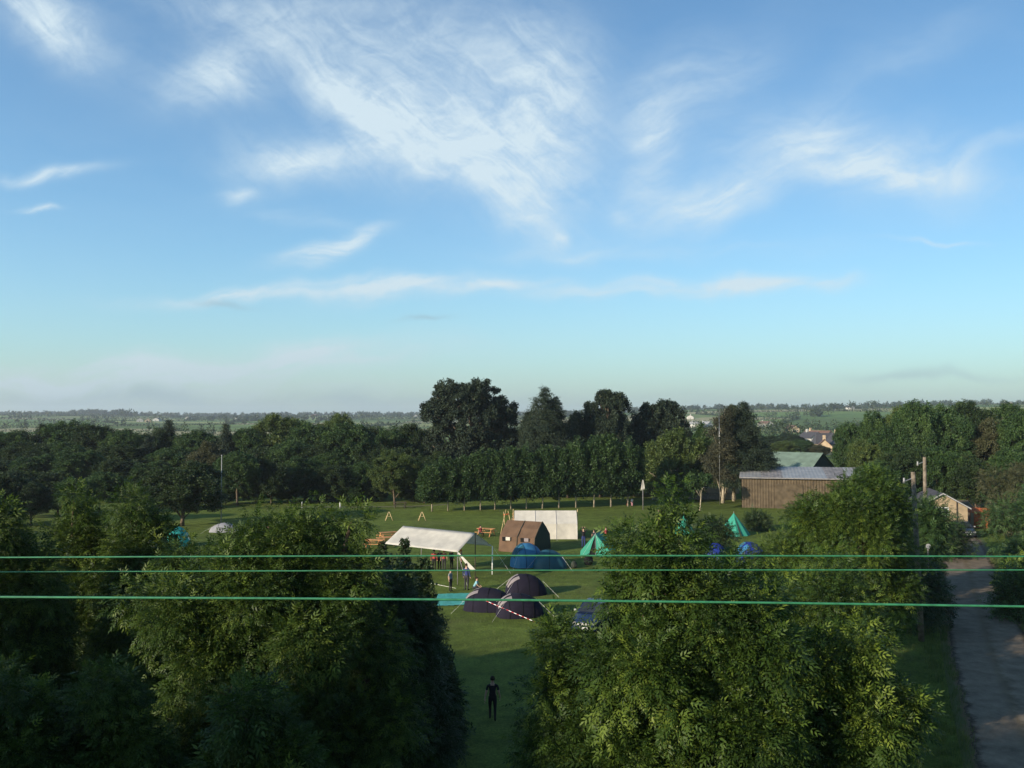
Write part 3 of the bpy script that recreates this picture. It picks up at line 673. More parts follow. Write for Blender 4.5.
# hedge trees between the sheds and the village
vil = [(765, 462, 165, 30, 'broad'), (783, 441, 260, 26, 'broad_pale'), (800, 440, 280, 28, 'broad'), (818, 444, 262, 24, 'olive'), (868, 448, 180, 34, 'broad_pale'), (770, 436, 330, 22, 'darkleaf'), (792, 433, 380, 24, 'darkleaf'), (815, 436, 400, 20, 'broad'), (845, 437, 420, 22, 'darkleaf'), (862, 436, 300, 22, 'broad')]
vil.sort(key=lambda q: q[0])
rank(vil, 'the trees around the village roofs', 'trees around the village')

# ================================================================== buildings
M['boards'] = mat('brown_boards', (0.092, 0.070, 0.044), .85, .2, scale=1.5, var=.2)
M['tin'] = mat('grey_sheet', (0.29, 0.29, 0.285), .5, .4, scale=.8, var=.12)
M['tin_rust'] = mat('stained_sheet', (0.24, 0.225, 0.22), .7, .3, scale=1.2, var=.25)
M['greenroof'] = mat('moss_green_sheet', (0.155, 0.215, 0.165), .7, .3, scale=.7, var=.15)
M['teal_dark'] = mat('dark_teal_cladding', (0.035, 0.065, 0.065), .7, .3, scale=.8)
M['slate'] = mat('slate', (0.055, 0.053, 0.06), .8, .3, scale=2)
M['tile'] = mat('red_tile', (0.13, 0.075, 0.055), .8, .3, scale=2)
M['cream'] = mat('cream_render', (0.42, 0.32, 0.21), .9, .2, scale=1)
M['white'] = mat('white_render', (0.42, 0.41, 0.38), .9, .2, scale=1, var=.05)
M['whitepaint'] = mat('white_paint', (0.78, 0.78, 0.76), .5, .4, scale=4, var=.04)
M['tan'] = mat('tan_boarding', (0.29, 0.225, 0.145), .85, .2, scale=2, var=.12)
M['glass'] = mat('window_glass', (0.03, 0.035, 0.04), .15, .6, scale=1)
M['darkwood'] = mat('dark_wood', (0.07, 0.055, 0.045), .9, .2, scale=5)
M['orange'] = mat('rust_orange', (0.48, 0.13, 0.045), .8, .2, scale=2, var=.2)
M['pine'] = mat('orange_pine', (0.50, 0.24, 0.10), .8, .2, scale=5, var=.2)
M['greyfence'] = mat('grey_fence', (0.20, 0.19, 0.19), .9, .2, scale=3)

def corrug(mb, a, b, h0, h1, pitch=.35, depth=.05, mi=0, cap=None):
    """vertical ribbed wall from a to b (xy) between heights"""
    a = Vector(a); b = Vector(b); Ln = (b-a).length; t = (b-a)/Ln; nn = Vector((t.y, -t.x)); k = int(Ln/pitch*2); vs = []; fs = []
    for i in range(k+1):
        s = i/k; q = a+t*Ln*s+nn*(depth if i % 2 else 0); z1 = h1(s) if callable(h1) else h1
        vs += [(q.x, q.y, h0), (q.x, q.y, z1)]
    for i in range(k): fs.append((2*i, 2*i+2, 2*i+3, 2*i+1))
    mb.add(vs, fs, mi)
def roofp(mb, a, b, c, d, pitch=.5, depth=.06, mi=0, t=.06):
    """ribbed roof sheet: a-b eave, d-c ridge, ribs run eave to ridge"""
    a, b, c, d = map(Vector, (a, b, c, d)); k = max(2, int((b-a).length/pitch)*2); vs = []; fs = []
    nn = (b-a).cross(d-a).normalized()
    for i in range(k+1):
        s = i/k; o_ = nn*(depth if i % 2 else 0)
        vs += [a.lerp(b, s)+o_, d.lerp(c, s)+o_, a.lerp(b, s)-nn*t, d.lerp(c, s)-nn*t]
    for i in range(k):
        j = 4*i; fs += [(j, j+4, j+5, j+1), (j+2, j+3, j+7, j+6), (j, j+2, j+6, j+4), (j+1, j+5, j+7, j+3)]
    fs += [(0, 1, 3, 2), (4*k, 4*k+2, 4*k+3, 4*k+1)]
    mb.add(vs, fs, mi)
# brown shed
a = gp(742, 507.5); rz = R(-15)
t = thing('barn', (a.x, a.y, 0), rz, 'long brown-clad farm shed with a low grey sheet roof beyond the field', 'barn')
W1, D1 = 16, 10
mb = MB(); corrug(mb, (0, 0), (W1, 0), 0, 4.0); corrug(mb, (W1, 0), (W1, D1), 0, 4.1); corrug(mb, (W1, D1), (0, D1), 0, 4.5); corrug(mb, (0, D1), (0, 0), 0, lambda s: 4.5-.5*s)
mb.build('wall', M['boards'], t)
mb = MB()
for i in range(6):
    x0 = -.3+i*(W1+.6)/6; x1 = x0+(W1+.6)/6-.004; mi = [0, 1, 0, 0, 1, 0][i] if i else 0
    roofp(mb, (x0, -.4, 4.05), (x1, -.4, 4.05), (x1, D1+.4, 4.95), (x0, D1+.4, 4.95), .4, .018, mi)
mb.build('roof', [M['tin'], M['tin_rust']], t)
mb = MB(); mb.box((6.0, -.1, 1.6), (3.4, .1, 3.2)); mb.build('door', M['boards'], t)
mb = MB(); mb.box((W1/2, -.47, 3.98), (W1+.6, .1, .14)); mb.build('gutter', M['greyfence'], t)
# green-roofed barn
a = gp(808, 417+12*F/148.); a = Vector(((808-512)*148/F, 148, 0)); rz = math.atan2(.66, -.75)
t = thing('barn', (a.x, a.y, 0), 0, 'large barn with moss-green roof and dark gable behind the brown shed', 'barn')
rd = Vector((-.78, .62)); gd = Vector((.66, .75)); gd = Vector((.62, .78)); GW, GL, e0, e1 = 11.5, 17, 3.3, 5.9
P0 = Vector((0, 0)); P1 = gd*GW; P2 = P1+rd*GL; P3 = rd*GL
mb = MB(); corrug(mb, P0, P1, 0, lambda s: e0+(e1-e0)*(1-abs(2*s-1))); corrug(mb, P1, P2, 0, e0); corrug(mb, P2, P3, 0, lambda s: e0+(e1-e0)*(1-abs(2*s-1))); corrug(mb, P3, P0, 0, e0)
mb.build('wall', M['teal_dark'], t)
pm = P1*.5; o3 = -rd*.4; of = -gd*.4; up = .06
mb = MB()
v = lambda q, z: (q.x, q.y, z)
roofp(mb, v(P0+o3+of, e0-.1), v(pm+o3, e1+up), v(pm+rd*(GL+.4), e1+up), v(P3-o3+of, e0-.1), 6, .02)
roofp(mb, v(pm+o3, e1+up), v(P1+o3-of, e0-.1), v(P2-o3-of, e0-.1), v(pm+rd*(GL+.4), e1+up), 6, .02)
mb.build('roof', M['greenroof'], t)
# generic gabled house
def house(name, label, loc, rz, w, d, e, ridge, wall, roof, wins=((-.25, .5), (.25, .5)), group=None, cat='house', chimney=True, door=True):
    """gable on the -y face; w along x, d along y"""
    t = thing(name, loc, rz, label, cat, group)
    mb = MB()
    vs = [(-w/2, 0, -1), (w/2, 0, -1), (w/2, 0, e), (0, 0, ridge), (-w/2, 0, e), (-w/2, d, -1), (w/2, d, -1), (w/2, d, e), (0, d, ridge), (-w/2, d, e)]
    mb.add(vs, [(0, 1, 2, 3, 4), (9, 8, 7, 6, 5), (1, 6, 7, 2), (0, 4, 9, 5)]); mb.build('wall', wall, t)
    mb = MB(); ov = .3
    sl = (ridge-e)/(w/2); ze = e-ov*sl+.08
    for sg in (-1, 1):
        x = sg*(w/2+ov); th = .16
        vs = [(x, -ov, ze), (0, -ov, ridge+.08), (0, d+ov, ridge+.08), (x, d+ov, ze)]
        vs += [(a_, b_, c_-th) for a_, b_, c_ in vs]
        fs = [(0, 1, 2, 3), (7, 6, 5, 4), (0, 4, 5, 1), (3, 2, 6, 7), (0, 3, 7, 4)]
        if sg > 0: fs = [tuple(reversed(f)) for f in fs]
        mb.add(vs, fs)
    r_ = mb.build('roof', roof, t)
    if chimney:
        mb = MB(); mb.box((0, d*.8, ridge+.5), (.9, .6, 1.5)); mb.build('chimney', wall, r_)
    for i, (fx, fz) in enumerate(wins):
        ww, hh = min(1.1, w*.2), min(1.2, e*.38); x = fx*w; z = e*fz
        mb = MB(); mb.box((x, -.03, z), (ww, .06, hh)); wo = mb.build('window', M['whitepaint'], t)
        mb = MB(); mb.box((x, -.066, z), (ww*.82, .02, hh*.8)); mb.build('pane', M['glass'], wo)
    if door:
        mb = MB(); mb.box((0, -.04, .95), (.9, .07, 2.0)); mb.build('door', M['darkwood'], t)
    return t
# cabin by the lane
pc = gp(947, 530); cy = 96; cx = (941-512)*cy/F
t = house('cabin', 'small tan gabled cabin beside the lane with a white-framed window', (cx, cy, 0), R(-14), 4.8, 7, 2.5, 3.85, M['tan'], M['slate'], wins=(), chimney=False, door=False, cat='cabin')
mb = MB(); mb.box((-.4, -.04, 1.98), (1.9, .08, .95)); wo = mb.build('window', M['whitepaint'], t)
mb = MB()
for q in range(3): mb.box((-.98+q*.58, -.085, 1.98), (.46, .02, .75))
mb.build('pane', M['glass'], wo)
mb = MB(); mb.tube([(1.35, -.08, 0), (1.35, -.08, 3.2)], .06, 8); mb.build('drainpipe', M['darkwood'], t, True)
mb = MB()
for sg in (-1, 1):
    mb.add([(0, -.32, 3.95), (sg*2.7, -.32, 2.40), (sg*2.7, -.32, 2.28), (0, -.32, 3.83), (0, -.36, 3.95), (sg*2.7, -.36, 2.40), (sg*2.7, -.36, 2.28), (0, -.36, 3.83)], [(0, 1, 2, 3), (4, 7, 6, 5), (0, 4, 5, 1), (3, 2, 6, 7), (1, 5, 6, 2)])
mb.build('bargeboard', M['tin'], t)
# orange shed
p = gp(978, 529)
t = thing('shed', ((978-512)*98/F, 98, 0), R(-28), 'low rust-orange shed to the right of the tan cabin', 'shed')
mb = MB(); corrug(mb, (-1.0, 0), (1.0, 0), 0, 1.65, .2, .03); corrug(mb, (1.0, 0), (1.0, 1.8), 0, 1.65, .2, .03); corrug(mb, (1.0, 1.8), (-1.0, 1.8), 0, 1.9, .2, .03); corrug(mb, (-1.0, 1.8), (-1.0, 0), 0, lambda s: 1.9-.25*s, .2, .03)
mb.build('wall', M['orange'], t); mb = MB(); roofp(mb, (-1.15, -.15, 1.68), (1.15, -.15, 1.68), (1.15, 1.95, 1.98), (-1.15, 1.95, 1.98), .3, .03); mb.build('roof', M['orange'], t)
mb = MB(); mb.box((-.78, -.05, .85), (.3, .06, 1.5)); mb.build('door_frame', M['tan'], t)
# low building and fence behind the birch
t = thing('low_building', ((655-512)*141/F, 141, 0), R(2), 'low cream building half hidden behind the birch and conifers', 'building')
mb = MB(); mb.box((6.6, 3, 1.6), (13.2, 6, 3.2)); mb.build('wall', M['cream'], t)
mb = MB(); mb.box((6.6, 3, 3.3), (13.8, 6.6, .22)); mb.build('roof', M['tin_rust'], t)
for x in (1.2, 3.2, 5.6, 7.8, 10.6, 12.2):
    mb = MB(); mb.box((x, -.03, 1.6), (1.1, .06, 1.4)); w_ = mb.build('window', M['whitepaint'], t)
    mb = MB(); mb.box((x, -.07, 1.6), (.9, .03, 1.15)); mb.build('pane', M['glass'], w_)
fx0 = (652-512)*131/F
t = thing('fence', (fx0, 131, 0), 0, 'low grey board fence running behind the thin young tree', 'fence')
mb = MB()
for i in range(5): mb.box((6, 0, .15+i*.2), (12, .03, .17))
mb.build('board', M['greyfence'], t)
for i in range(7):
    mb = MB(); mb.box((i*2, -.07, .6), (.1, .1, 1.2)); mb.build('post', M['greyfence'], t)

# village houses: position by pixel row, ground follows the terrain
def far_pos(px, Y):
    x = (px-512)*Y/F; return Vector((x, Y, H(x, Y)))
house('house', 'slate-roofed village house right of the two lit gables beyond the green barn', far_pos(849, 290), R(14), 7.5, 9, 3.4, 6.6, M['cream'], M['slate'])
t = thing('house', far_pos(838, 300), R(-4), 'long dark slate-roofed village house directly above the green barn roof', 'house')
mb = MB(); mb.box((0, 4, 1.0), (14, 7, 4)); mb.build('wall', M['cream'], t)
mb = MB(); mb.add([(-7.3, .2, 3.0), (7.3, .2, 3.0), (6.2, 4, 6.6), (-6.2, 4, 6.6), (-7.3, 7.8, 3.0), (7.3, 7.8, 3.0)], [(0, 1, 2, 3), (5, 4, 3, 2), (0, 3, 4), (1, 5, 2), (0, 4, 5, 1)]); rf = mb.build('roof', M['slate'], t)
for x in (-2.6, 3.4):
    mb = MB(); mb.add([(x-1.5, -.1, 1.5), (x+1.5, -.1, 1.5), (x+1.5, -.1, 3.2), (x, -.1, 4.7), (x-1.5, -.1, 3.2), (x-1.5, 3, 1.5), (x+1.5, 3, 1.5), (x+1.5, 3, 3.2), (x, 3, 4.7), (x-1.5, 3, 3.2)], [(0, 1, 2, 3, 4), (1, 6, 7, 2), (0, 4, 9, 5)]); mb.build('gable', M['cream'], t)
    mb = MB(); mb.add([(x-1.8, -.3, 3.0), (x, -.3, 4.85), (x, 3.4, 4.85), (x-1.8, 3.4, 3.0), (x+1.8, -.3, 3.0), (x+1.8, 3.4, 3.0)], [(0, 1, 2, 3), (1, 4, 5, 2)]); mb.build('gable_roof', M['tile'], t)
house('house', 'small village house with a bright lit gable left of the slate-roofed one', far_pos(824, 285), R(-18), 4.6, 7, 2.7, 4.9, M['cream'], M['tile'], wins=((.0, .6),))
for (px, Y, w, d_, rz, wall, roof, lab) in (
    (818, 380, 7, 12, 60, 'white', 'slate', 'low pale house at the left end of the village rooftops'), (830, 420, 6, 16, 75, 'cream', 'tile', 'long pale village building above the slate roofs'),
    (690, 1200, 9, 12, 5, 'white', 'slate', 'white gabled farmhouse on the hill right of the sloping dark conifer'), (703, 900, 7, 20, 80, 'white', 'tin', 'long white farm building below the hill farmhouse'), (710, 910, 7, 14, 80, 'white', 'tin', 'shorter white farm building beside the long one'),
    (852, 1500, 9, 14, 30, 'white', 'slate', 'distant white house among trees on the right-hand hilltop'), (770, 900, 7, 16, 70, 'white', 'tile', 'pale house in the valley right of the tall ragged conifer'), (795, 700, 7, 12, 60, 'cream', 'tile', 'cream house in the valley above the green barn'),
    (156, 1500, 10, 16, 25, 'white', 'slate', 'distant white house left of the spire-topped trees'), (148, 1350, 9, 22, 70, 'cream', 'tile', 'distant orange-lit farmhouse below the white one on the left'), (140, 1380, 9, 20, 70, 'white', 'tile', 'distant low farm building at the left end of the far hamlet'),
    (188, 1900, 10, 18, 50, 'white', 'slate', 'distant white bungalow near the skyline on the left'), (236, 1700, 9, 20, 60, 'white', 'slate', 'distant pale farmhouse behind the left wood'), (317, 2300, 10, 30, 80, 'tile', 'tile', 'distant red-walled barn on the skyline left of the tallest tree'),
    (416, 2100, 9, 18, 60, 'white', 'slate', 'tiny white house on the skyline just left of the tallest tree'), (1010, 1500, 10, 16, 30, 'white', 'slate', 'distant white house beyond the right-hand wood'), (733, 600, 4, 6, 10, 'white', 'slate', 'tiny white cottage seen by the top right of the ragged conifer')):
    house('house', lab, far_pos(px, Y), R(rz-50 if rz > 45 else rz-20), w, d_, 3.2, 5.6, M[wall], M[roof])

# ================================================================== tents
def fabric(name, col, trans=.25, rough=.75, var=.06):
    return mat(name, col, rough, .25, scale=1.6, var=var, trans=trans)

FB = dict(canvas=fabric('white_canvas', (.61, .57, .49), .2), canopy=fabric('white_tarp', (.78, .75, .69), .55), brown=fabric('brown_canvas', (.135, .082, .050), .1, .9, .12), khaki=fabric('dark_green_canvas', (.040, .048, .036), .1, .9),
          blue=fabric('blue_nylon', (.045, .19, .36), .25, .5), teal=fabric('teal_nylon', (.02, .085, .12), .2, .5), royal=fabric('royal_blue_nylon', (.02, .04, .24), .25, .5), green=fabric('green_nylon', (.055, .36, .25), .3, .6),
          turq=fabric('turquoise_nylon', (.04, .38, .34), .3, .6), purple=fabric('dark_purple_nylon', (.012, .010, .021), .1, .9), greymesh=fabric('pale_grey_mesh', (.30, .26, .26), .3, .7), black=mat('black_and_interior_shade', (.012, .012, .012), .9, .1),
          sheet=mat('turquoise_groundsheet', (.07, .38, .31), .5, .4, scale=2, var=.15), grey=fabric('pale_grey_nylon', (.30, .30, .32), .25))
M['metalpole'] = mat('steel_pole', (.45, .45, .45), .4, .5, .8)
M['woodpole'] = mat('wood_pole', (.46, .34, .18), .8, .2, scale=6, var=.2)
M['cord'] = mat('guy_cord', (.7, .68, .62), .8, .2)

def sag(a, b, c, d, nu, nv, amp, nrm=None):
    """grid patch a-b (bottom) d-c (top) with cloth sag"""
    a, b, c, d = map(Vector, (a, b, c, d)); nn = nrm or (b-a).cross(d-a).normalized(); vs = []; fs = []
    for j in range(nv+1):
        for i in range(nu+1):
            u, v_ = i/nu, j/nv; p = a.lerp(b, u).lerp(d.lerp(c, u), v_)
            p = p - nn*amp*math.sin(PI*u)*math.sin(PI*v_) + nn*amp*.25*math.sin(u*19)*math.sin(PI*v_)
            vs.append(p)
    for j in range(nv):
        for i in range(nu): k = j*(nu+1)+i; fs.append((k, k+1, k+nu+2, k+nu+1))
    return vs, fs
def cloth(mb, *a, mi=0, **k): vs, fs = sag(*a, **k); mb.add(vs, fs, mi)

# white open canopy
fr, br = Vector((-3.9, 65.0, 2.3)), Vector((-1.5, 69.1, 2.15)); rr_ = Vector((-2.72, 67.0, 3.42)); dl = Vector((-5.85, 4.3, 0))
t = thing('canopy_shelter', (-5.6, 69, 0), 0, 'white open-sided canopy with a ridge and standing poles in the middle of the camp', 'canopy')
O = Vector((-5.6, 69, 0)); f_ = lambda p: p-O
mb = MB(); cloth(mb, f_(fr), f_(fr+dl), f_(rr_+dl), f_(rr_), 24, 8, -.10); cloth(mb, f_(br), f_(br+dl), f_(rr_+dl), f_(rr_), 24, 8, .10)
so = mb.build('roof', FB['canopy'], t, True); md = so.modifiers.new('t', 'SOLIDIFY'); md.thickness = .012
for nm, p in (('f', fr), ('b', br), ('fl', fr+dl), ('bl', br+dl)):
    mb = MB(); q = f_(p); mb.tube([(q.x, q.y, 0), q], .03 if nm != 'b' else .045, 8); mb.build('pole', M['greyfence'] if nm != 'b' else M['whitepaint'], t, True)
for p in (rr_, rr_+dl):
    mb = MB(); q = f_(p); mb.tube([(q.x, q.y, 0), q], .035, 8); mb.build('pole', M['darkwood'], t, True)
a1 = f_(fr); b1 = f_(dp(473, 570, 64.4))
mb = MB(); w_ = Vector((.10, -.06, 0)); cloth(mb, b1-w_*2.2, b1+w_*2.2, a1+w_*.6, a1-w_*.6, 6, 12, .05)
so = mb.build('flap', FB['canopy'], t, True); md = so.modifiers.new('t', 'SOLIDIFY'); md.thickness = .012
for p, dx, dy in ((fr, .8, -1.3), (br, 1.4, .4), (fr+dl, -1.2, -.7)):
    mb = MB(); q = f_(p); mb.tube([q, (q.x+dx, q.y+dy, 0)], .008, 5); mb.build('guy_rope', M['cord'], t)

# brown frame tent
t = thing('frame_tent', (1.95, 79.5, 0), math.atan2(-.43, .9), 'brown canvas frame tent with two small windows and a dark end wall', 'tent')
LX, WY, ez, rz_ = 3.5, 3.7, 1.55, 2.5   # local -x is away to the left
pr = [(0, 0), (-.0, 0)]
yk = [(0, 0), (.22, 1.3), (1.05, 2.02), (WY/2, 2.6), (WY-1.05, 2.02), (WY-.22, 1.3), (WY, 0)]
mb = MB()
for i in range(len(yk)-1):
    (ya, za), (yb, zb) = yk[i], yk[i+1]
    cloth(mb, (-LX, ya, za), (0, ya, za), (0, yb, zb), (-LX, yb, zb), 16, 4, .03)
mb.build('canvas', FB['brown'], t, True)
mb = MB(); mb.add([(0.01, y, z) for y, z in yk], [tuple(range(7))]); mb.add([(-LX-.01, y, z) for y, z in yk], [tuple(range(7))[::-1]])
mb.build('end_wall', FB['khaki'], t)
mb = MB()
for q in range(len(yk)-1):
    pass
for x_ in (-LX*.5, -.02):
    mb = MB(); mb.tube([(x_, ya_-.02 if k_ < 3 else ya_+.02, za_+.02) for k_, (ya_, za_) in enumerate(yk)], .033, 5); mb.build('seam', FB['khaki'], t)
for x in (-2.75, -.95):
    mb = MB(); mb.box((x-.25, .08, 1.12), (.32, .05, .36)); mb.build('window', FB['black'], t)
    mb = MB(); mb.box((x+.15, .08, 1.15), (.42, .06, .3)); mb.build('window_flap', FB['canvas'] if x < -2 else FB['greymesh'], t)

# white ridge tent
p = gp(514.5, 539.2); q = gp(577.5, 539.2)
t = thing('ridge_tent', (p.x, p.y, 0), 0, 'large white canvas ridge tent with upright walls behind the brown tent', 'tent')
WL = q.x-p.x; ez, rg, DP = 1.5, 2.65, 3.0
mb = MB(); nP = 3
for k in range(nP):
    xa, xb = WL*k/nP, WL*(k+1)/nP
    cloth(mb, (xa, 0, 0), (xb, 0, 0), (xb, .08, ez), (xa, .08, ez), 8, 5, .07)
    cloth(mb, (xa, .08, ez), (xb, .08, ez), (xb, DP/2, rg), (xa, DP/2, rg), 8, 5, .05)
    cloth(mb, (xb, DP, 0), (xa, DP, 0), (xa, DP-.08, ez), (xb, DP-.08, ez), 8, 5, .04)
    cloth(mb, (xb, DP-.08, ez), (xa, DP-.08, ez), (xa, DP/2, rg), (xb, DP/2, rg), 8, 5, .04)
for x in (0, WL):
    mb.add([(x, 0, 0), (x, DP, 0), (x, DP-.08, ez), (x, DP/2, rg), (x, .08, ez)], [(0, 1, 2, 3, 4)])
so = mb.build('canvas', FB['canvas'], t, True)
for k in range(1, nP):
    mb = MB(); mb.tube([(WL*k/nP, -.02, 0), (WL*k/nP, .06, ez), (WL*k/nP, DP/2, rg+.02)], .02, 5); mb.build('seam', FB['grey'], t)
for x in (-.12, WL+.12):
    mb = MB(); mb.tube([(x, DP/2, 0), (x, DP/2, rg+.15)], .04, 7); mb.build('pole', M['woodpole'], t, True)
for x in (0.1, WL/3, WL*2/3, WL-.1):
    mb = MB(); mb.tube([(x, .05, ez), (x, -1.0, 0)], .007, 4); mb.build('guy_rope', M['cord'], t)
# crossed poles at its left
t = thing('pole_lashing', gp(504.5, 537), 0, 'thin leaning wooden poles lashed together left of the white ridge tent', 'poles')
for a_, b_ in (((-.45, 0, 0), (.15, 0, 2.75)), ((.15, .2, 0), (-.1, .2, 2.5)), ((.9, .1, 0), (.35, .1, 2.6))):
    mb = MB(); mb.tube([a_, b_], .035, 6); mb.build('pole', M['woodpole'], t, True)
mb = MB(); mb.tube([(-.1, .1, 2.2), (.5, .1, 2.3)], .07, 6); mb.build('lashing', M['orange'], t, True)

def dome_tent(name, label, loc, rz, L, Wd, h, fab, porch=None, group=None, ribs=3, power=1.0, doorfab=None, lean=.0):
    """tunnel/dome: long axis local x, open end at -x"""
    t = thing(name, loc, rz, label, 'tent', group); nu, nv = 26, 20; vs = []; fs = []
    prof = lambda u: (max(0.0, 1-abs(2*u-1)**(2.2*power)))**.5
    for i in range(nu+1):
        u = i/nu; x = -L/2+L*u; k = prof(u)*(1+.12*(.5-u)*2)
        if i in (0, nu): k = .0
        for j in range(nv+1):
            a = PI*j/nv; vs.append((x+lean*math.sin(a)*h*k, math.cos(a)*Wd/2*(.35+.65*k)*(1 if k > 0 else .9), h*k*math.sin(a)**.85 + .02*math.sin(9*a+i*.9)*k*h*.5))
    for i in range(nu):
        for j in range(nv): q = i*(nv+1)+j; fs.append((q, q+nv+1, q+nv+2, q+1))
    mb = MB(); mb.add(vs, fs); mb.build('flysheet', fab, t, True)
    for k in range(ribs):
        i = int(nu*(k+1)/(ribs+1)); mb = MB(); mb.tube([Vector(vs[i*(nv+1)+j])*1.012 for j in range(nv+1)], .013, 5); mb.build('tent_pole', FB['black'], t, True)
    if doorfab:
        # pale mesh porch panels on the open end
        i0, i1 = 1, 8; v2 = []; f2 = []
        for i in range(i0, i1+1):
            for j in range(4, 15): v2.append(Vector(vs[i*(nv+1)+j])*1.018+Vector((-.02, 0, 0)))
        wj = 11
        for i in range(i1-i0):
            for j in range(wj-1):
                if j % 4 != 3: q = i*wj+j; f2.append((q, q+wj, q+wj+1, q+1))
        mb = MB(); mb.add(v2, f2); mb.build('door', doorfab, t, True)
    for sx, sy in ((-1, -1), (-1, 1), (1, -1), (1, 1)):
        mb = MB(); mb.tube([(sx*L*.36, sy*Wd*.3, h*.7), (sx*(L*.5+.5), sy*(Wd*.5+.5), 0)], .006, 4); mb.build('guy_rope', M['cord'], t)
    return t
def gxy(px, py): return gp(px, py)
GD = 'dark purple tunnel tents'
dome_tent('tunnel_tent', 'dark purple dome tent furthest back of the three, right behind the other two', gp(526, 594), R(12), 2.8, 2.1, 1.36, FB['purple'], group=GD, doorfab=FB['greymesh'])
dome_tent('tunnel_tent', 'dark purple tunnel tent nearest the turquoise groundsheet', gp(490, 609), R(-8), 3.3, 2.3, 1.3, FB['purple'], group=GD, doorfab=FB['greymesh'])
dome_tent('tunnel_tent', 'dark purple tunnel tent at the front right, with the striped rope across it', gp(520, 615), R(10), 2.9, 2.2, 1.3, FB['purple'], group=GD, doorfab=FB['greymesh'])
dome_tent('dome_tent', 'bright blue dome tent in front of the brown tent', gp(528, 566), R(20), 2.8, 2.2, 1.85, FB['blue'], ribs=2, doorfab=FB['teal'])
dome_tent('dome_tent', 'dark teal dome tent joined to the right of the bright blue one', gp(550, 567.5), R(-5), 2.7, 2.2, 1.4, FB['teal'], ribs=1)
dome_tent('dome_tent', 'royal blue dome tent glimpsed through branches, nearer the pyramid tent', gp(751, 567), R(15), 2.6, 2.4, 2.0, FB['royal'], ribs=2, doorfab=FB['blue'], group='royal blue dome tents')
dome_tent('dome_tent', 'royal blue dome tent almost hidden by leaves, left of its twin', gp(717, 567), R(-10), 2.2, 2.2, 1.9, FB['royal'], ribs=2, group='royal blue dome tents')
dome_tent('dome_tent', 'small turquoise dome tent showing above the left foreground trees', gp(178, 546), R(10), 2.3, 2.2, 1.8, FB['turq'], ribs=2)
# grey-white low tent
dome_tent('dome_tent', 'low pale grey tent at the foot of the tall flagpole', gp(226, 531.5), R(5), 3.4, 2.0, .95, FB['grey'], ribs=2, power=.6)

# green ridge tent with open door
t = thing('ridge_tent', gp(595.5, 556.5), R(-16), 'bright green ridge tent with its dark doorway open', 'tent')
W2, h2, L2 = 2.7, 1.95, 3.4
mb = MB()
for sg in (-1, 1):
    A_ = (sg*W2/2, 0, 0.0); B_ = (sg*W2/2*.92, L2, 0.0); ap = (0, 0, h2); ap2 = (0, L2, h2*.93)
    el, el2 = (sg*W2*.48, 0, .45), (sg*W2*.45, L2, .45)
    if sg > 0: cloth(mb, el, el2, ap2, ap, 12, 6, .06); cloth(mb, A_, B_, el2, el, 12, 2, .0)
    else: cloth(mb, el2, el, ap, ap2, 12, 6, .06); cloth(mb, B_, A_, el, el2, 12, 2, .0)
mb.build('flysheet', FB['green'], t, True)
mb = MB(); mb.add([(.08, -.02, 0), (W2*.5, -.02, 0), (W2*.48, -.02, .45), (.02, -.02, h2-.02)], [(0, 1, 2, 3)]); mb.build('door_panel', FB['green'], t).modifiers.new('t', 'SOLIDIFY').thickness = .01; mb = MB(); mb.add([(-W2*.5, -.02, 0), (-.62, -.02, 0), (-.02, -.02, h2-.02), (-W2*.48, -.02, .45)], [(0, 1, 2, 3)])
so = mb.build('door_panel', FB['green'], t); so.modifiers.new('t', 'SOLIDIFY').thickness = .01
mb = MB(); mb.add([(-W2*.46, L2, 0), (W2*.46, L2, 0), (0, L2, h2*.93)], [(0, 1, 2)]); mb.build('end_wall', FB['green'], t)
mb = MB(); mb.add([(-.70, .06, 0), (.16, .06, 0), (0, .06, h2-.12)], [(0, 1, 2)]); mb.build('doorway', FB['black'], t)  # black sheet across the opening paints the shade inside the tent
mb = MB(); mb.tube([(0, -.03, 0), (0, -.03, h2+.08)], .02, 6); mb.build('pole', M['metalpole'], t)
for sx in (-1, 1):
    mb = MB(); mb.tube([(0, -.03, h2), (sx*1.0, -1.4, 0)], .006, 4); mb.build('guy_rope', M['cord'], t)
# green pyramid tents
def pyramid(label, loc, rz, w, h):
    t = thing('pyramid_tent', loc, rz, label, 'tent', 'green pyramid tents'); n_ = 16; vs = [(0, 0, h)]; fs = []
    for k, (rad, z) in enumerate(((.27, .74), (.54, .48), (.8, .22), (1, 0))):
        for i in range(n_):
            a = 2*PI*(i+.5)/n_; rr = w/2*rad*(1.0 if i % 2 else .90); vs.append((math.cos(a)*rr, math.sin(a)*rr, h*z*(1 if i % 2 else .99)))
    for i in range(n_): fs.append((0, 1+i, 1+(i+1) % n_))
    for k in range(3):
        for i in range(n_): a = 1+k*n_; b = a+n_; fs.append((a+i, b+i, b+(i+1) % n_, a+(i+1) % n_))
    mb = MB(); mb.add(vs, fs); mb.build('flysheet', FB['green'], t)
    mb = MB(); mb.tube([(0, 0, h-.05), (0, 0, h+.14)], .03, 6); mb.build('pole', M['metalpole'], t)
    mb = MB(); mb.add([(-.03, -w*.5, .03), (.2, -w*.495, .03), (0.0, -w*.05, h*.9)], [(0, 1, 2)]); mb.build('door', FB['khaki'], t)
pyramid('pale green pyramid tent standing clear on the grass before the brown shed', gp(734, 534.5), R(8), 3.3, 2.2)
pyramid('green pyramid tent mostly hidden by the top of the right foreground ash', gp(684, 533.5), R(30), 2.5, 2.0)

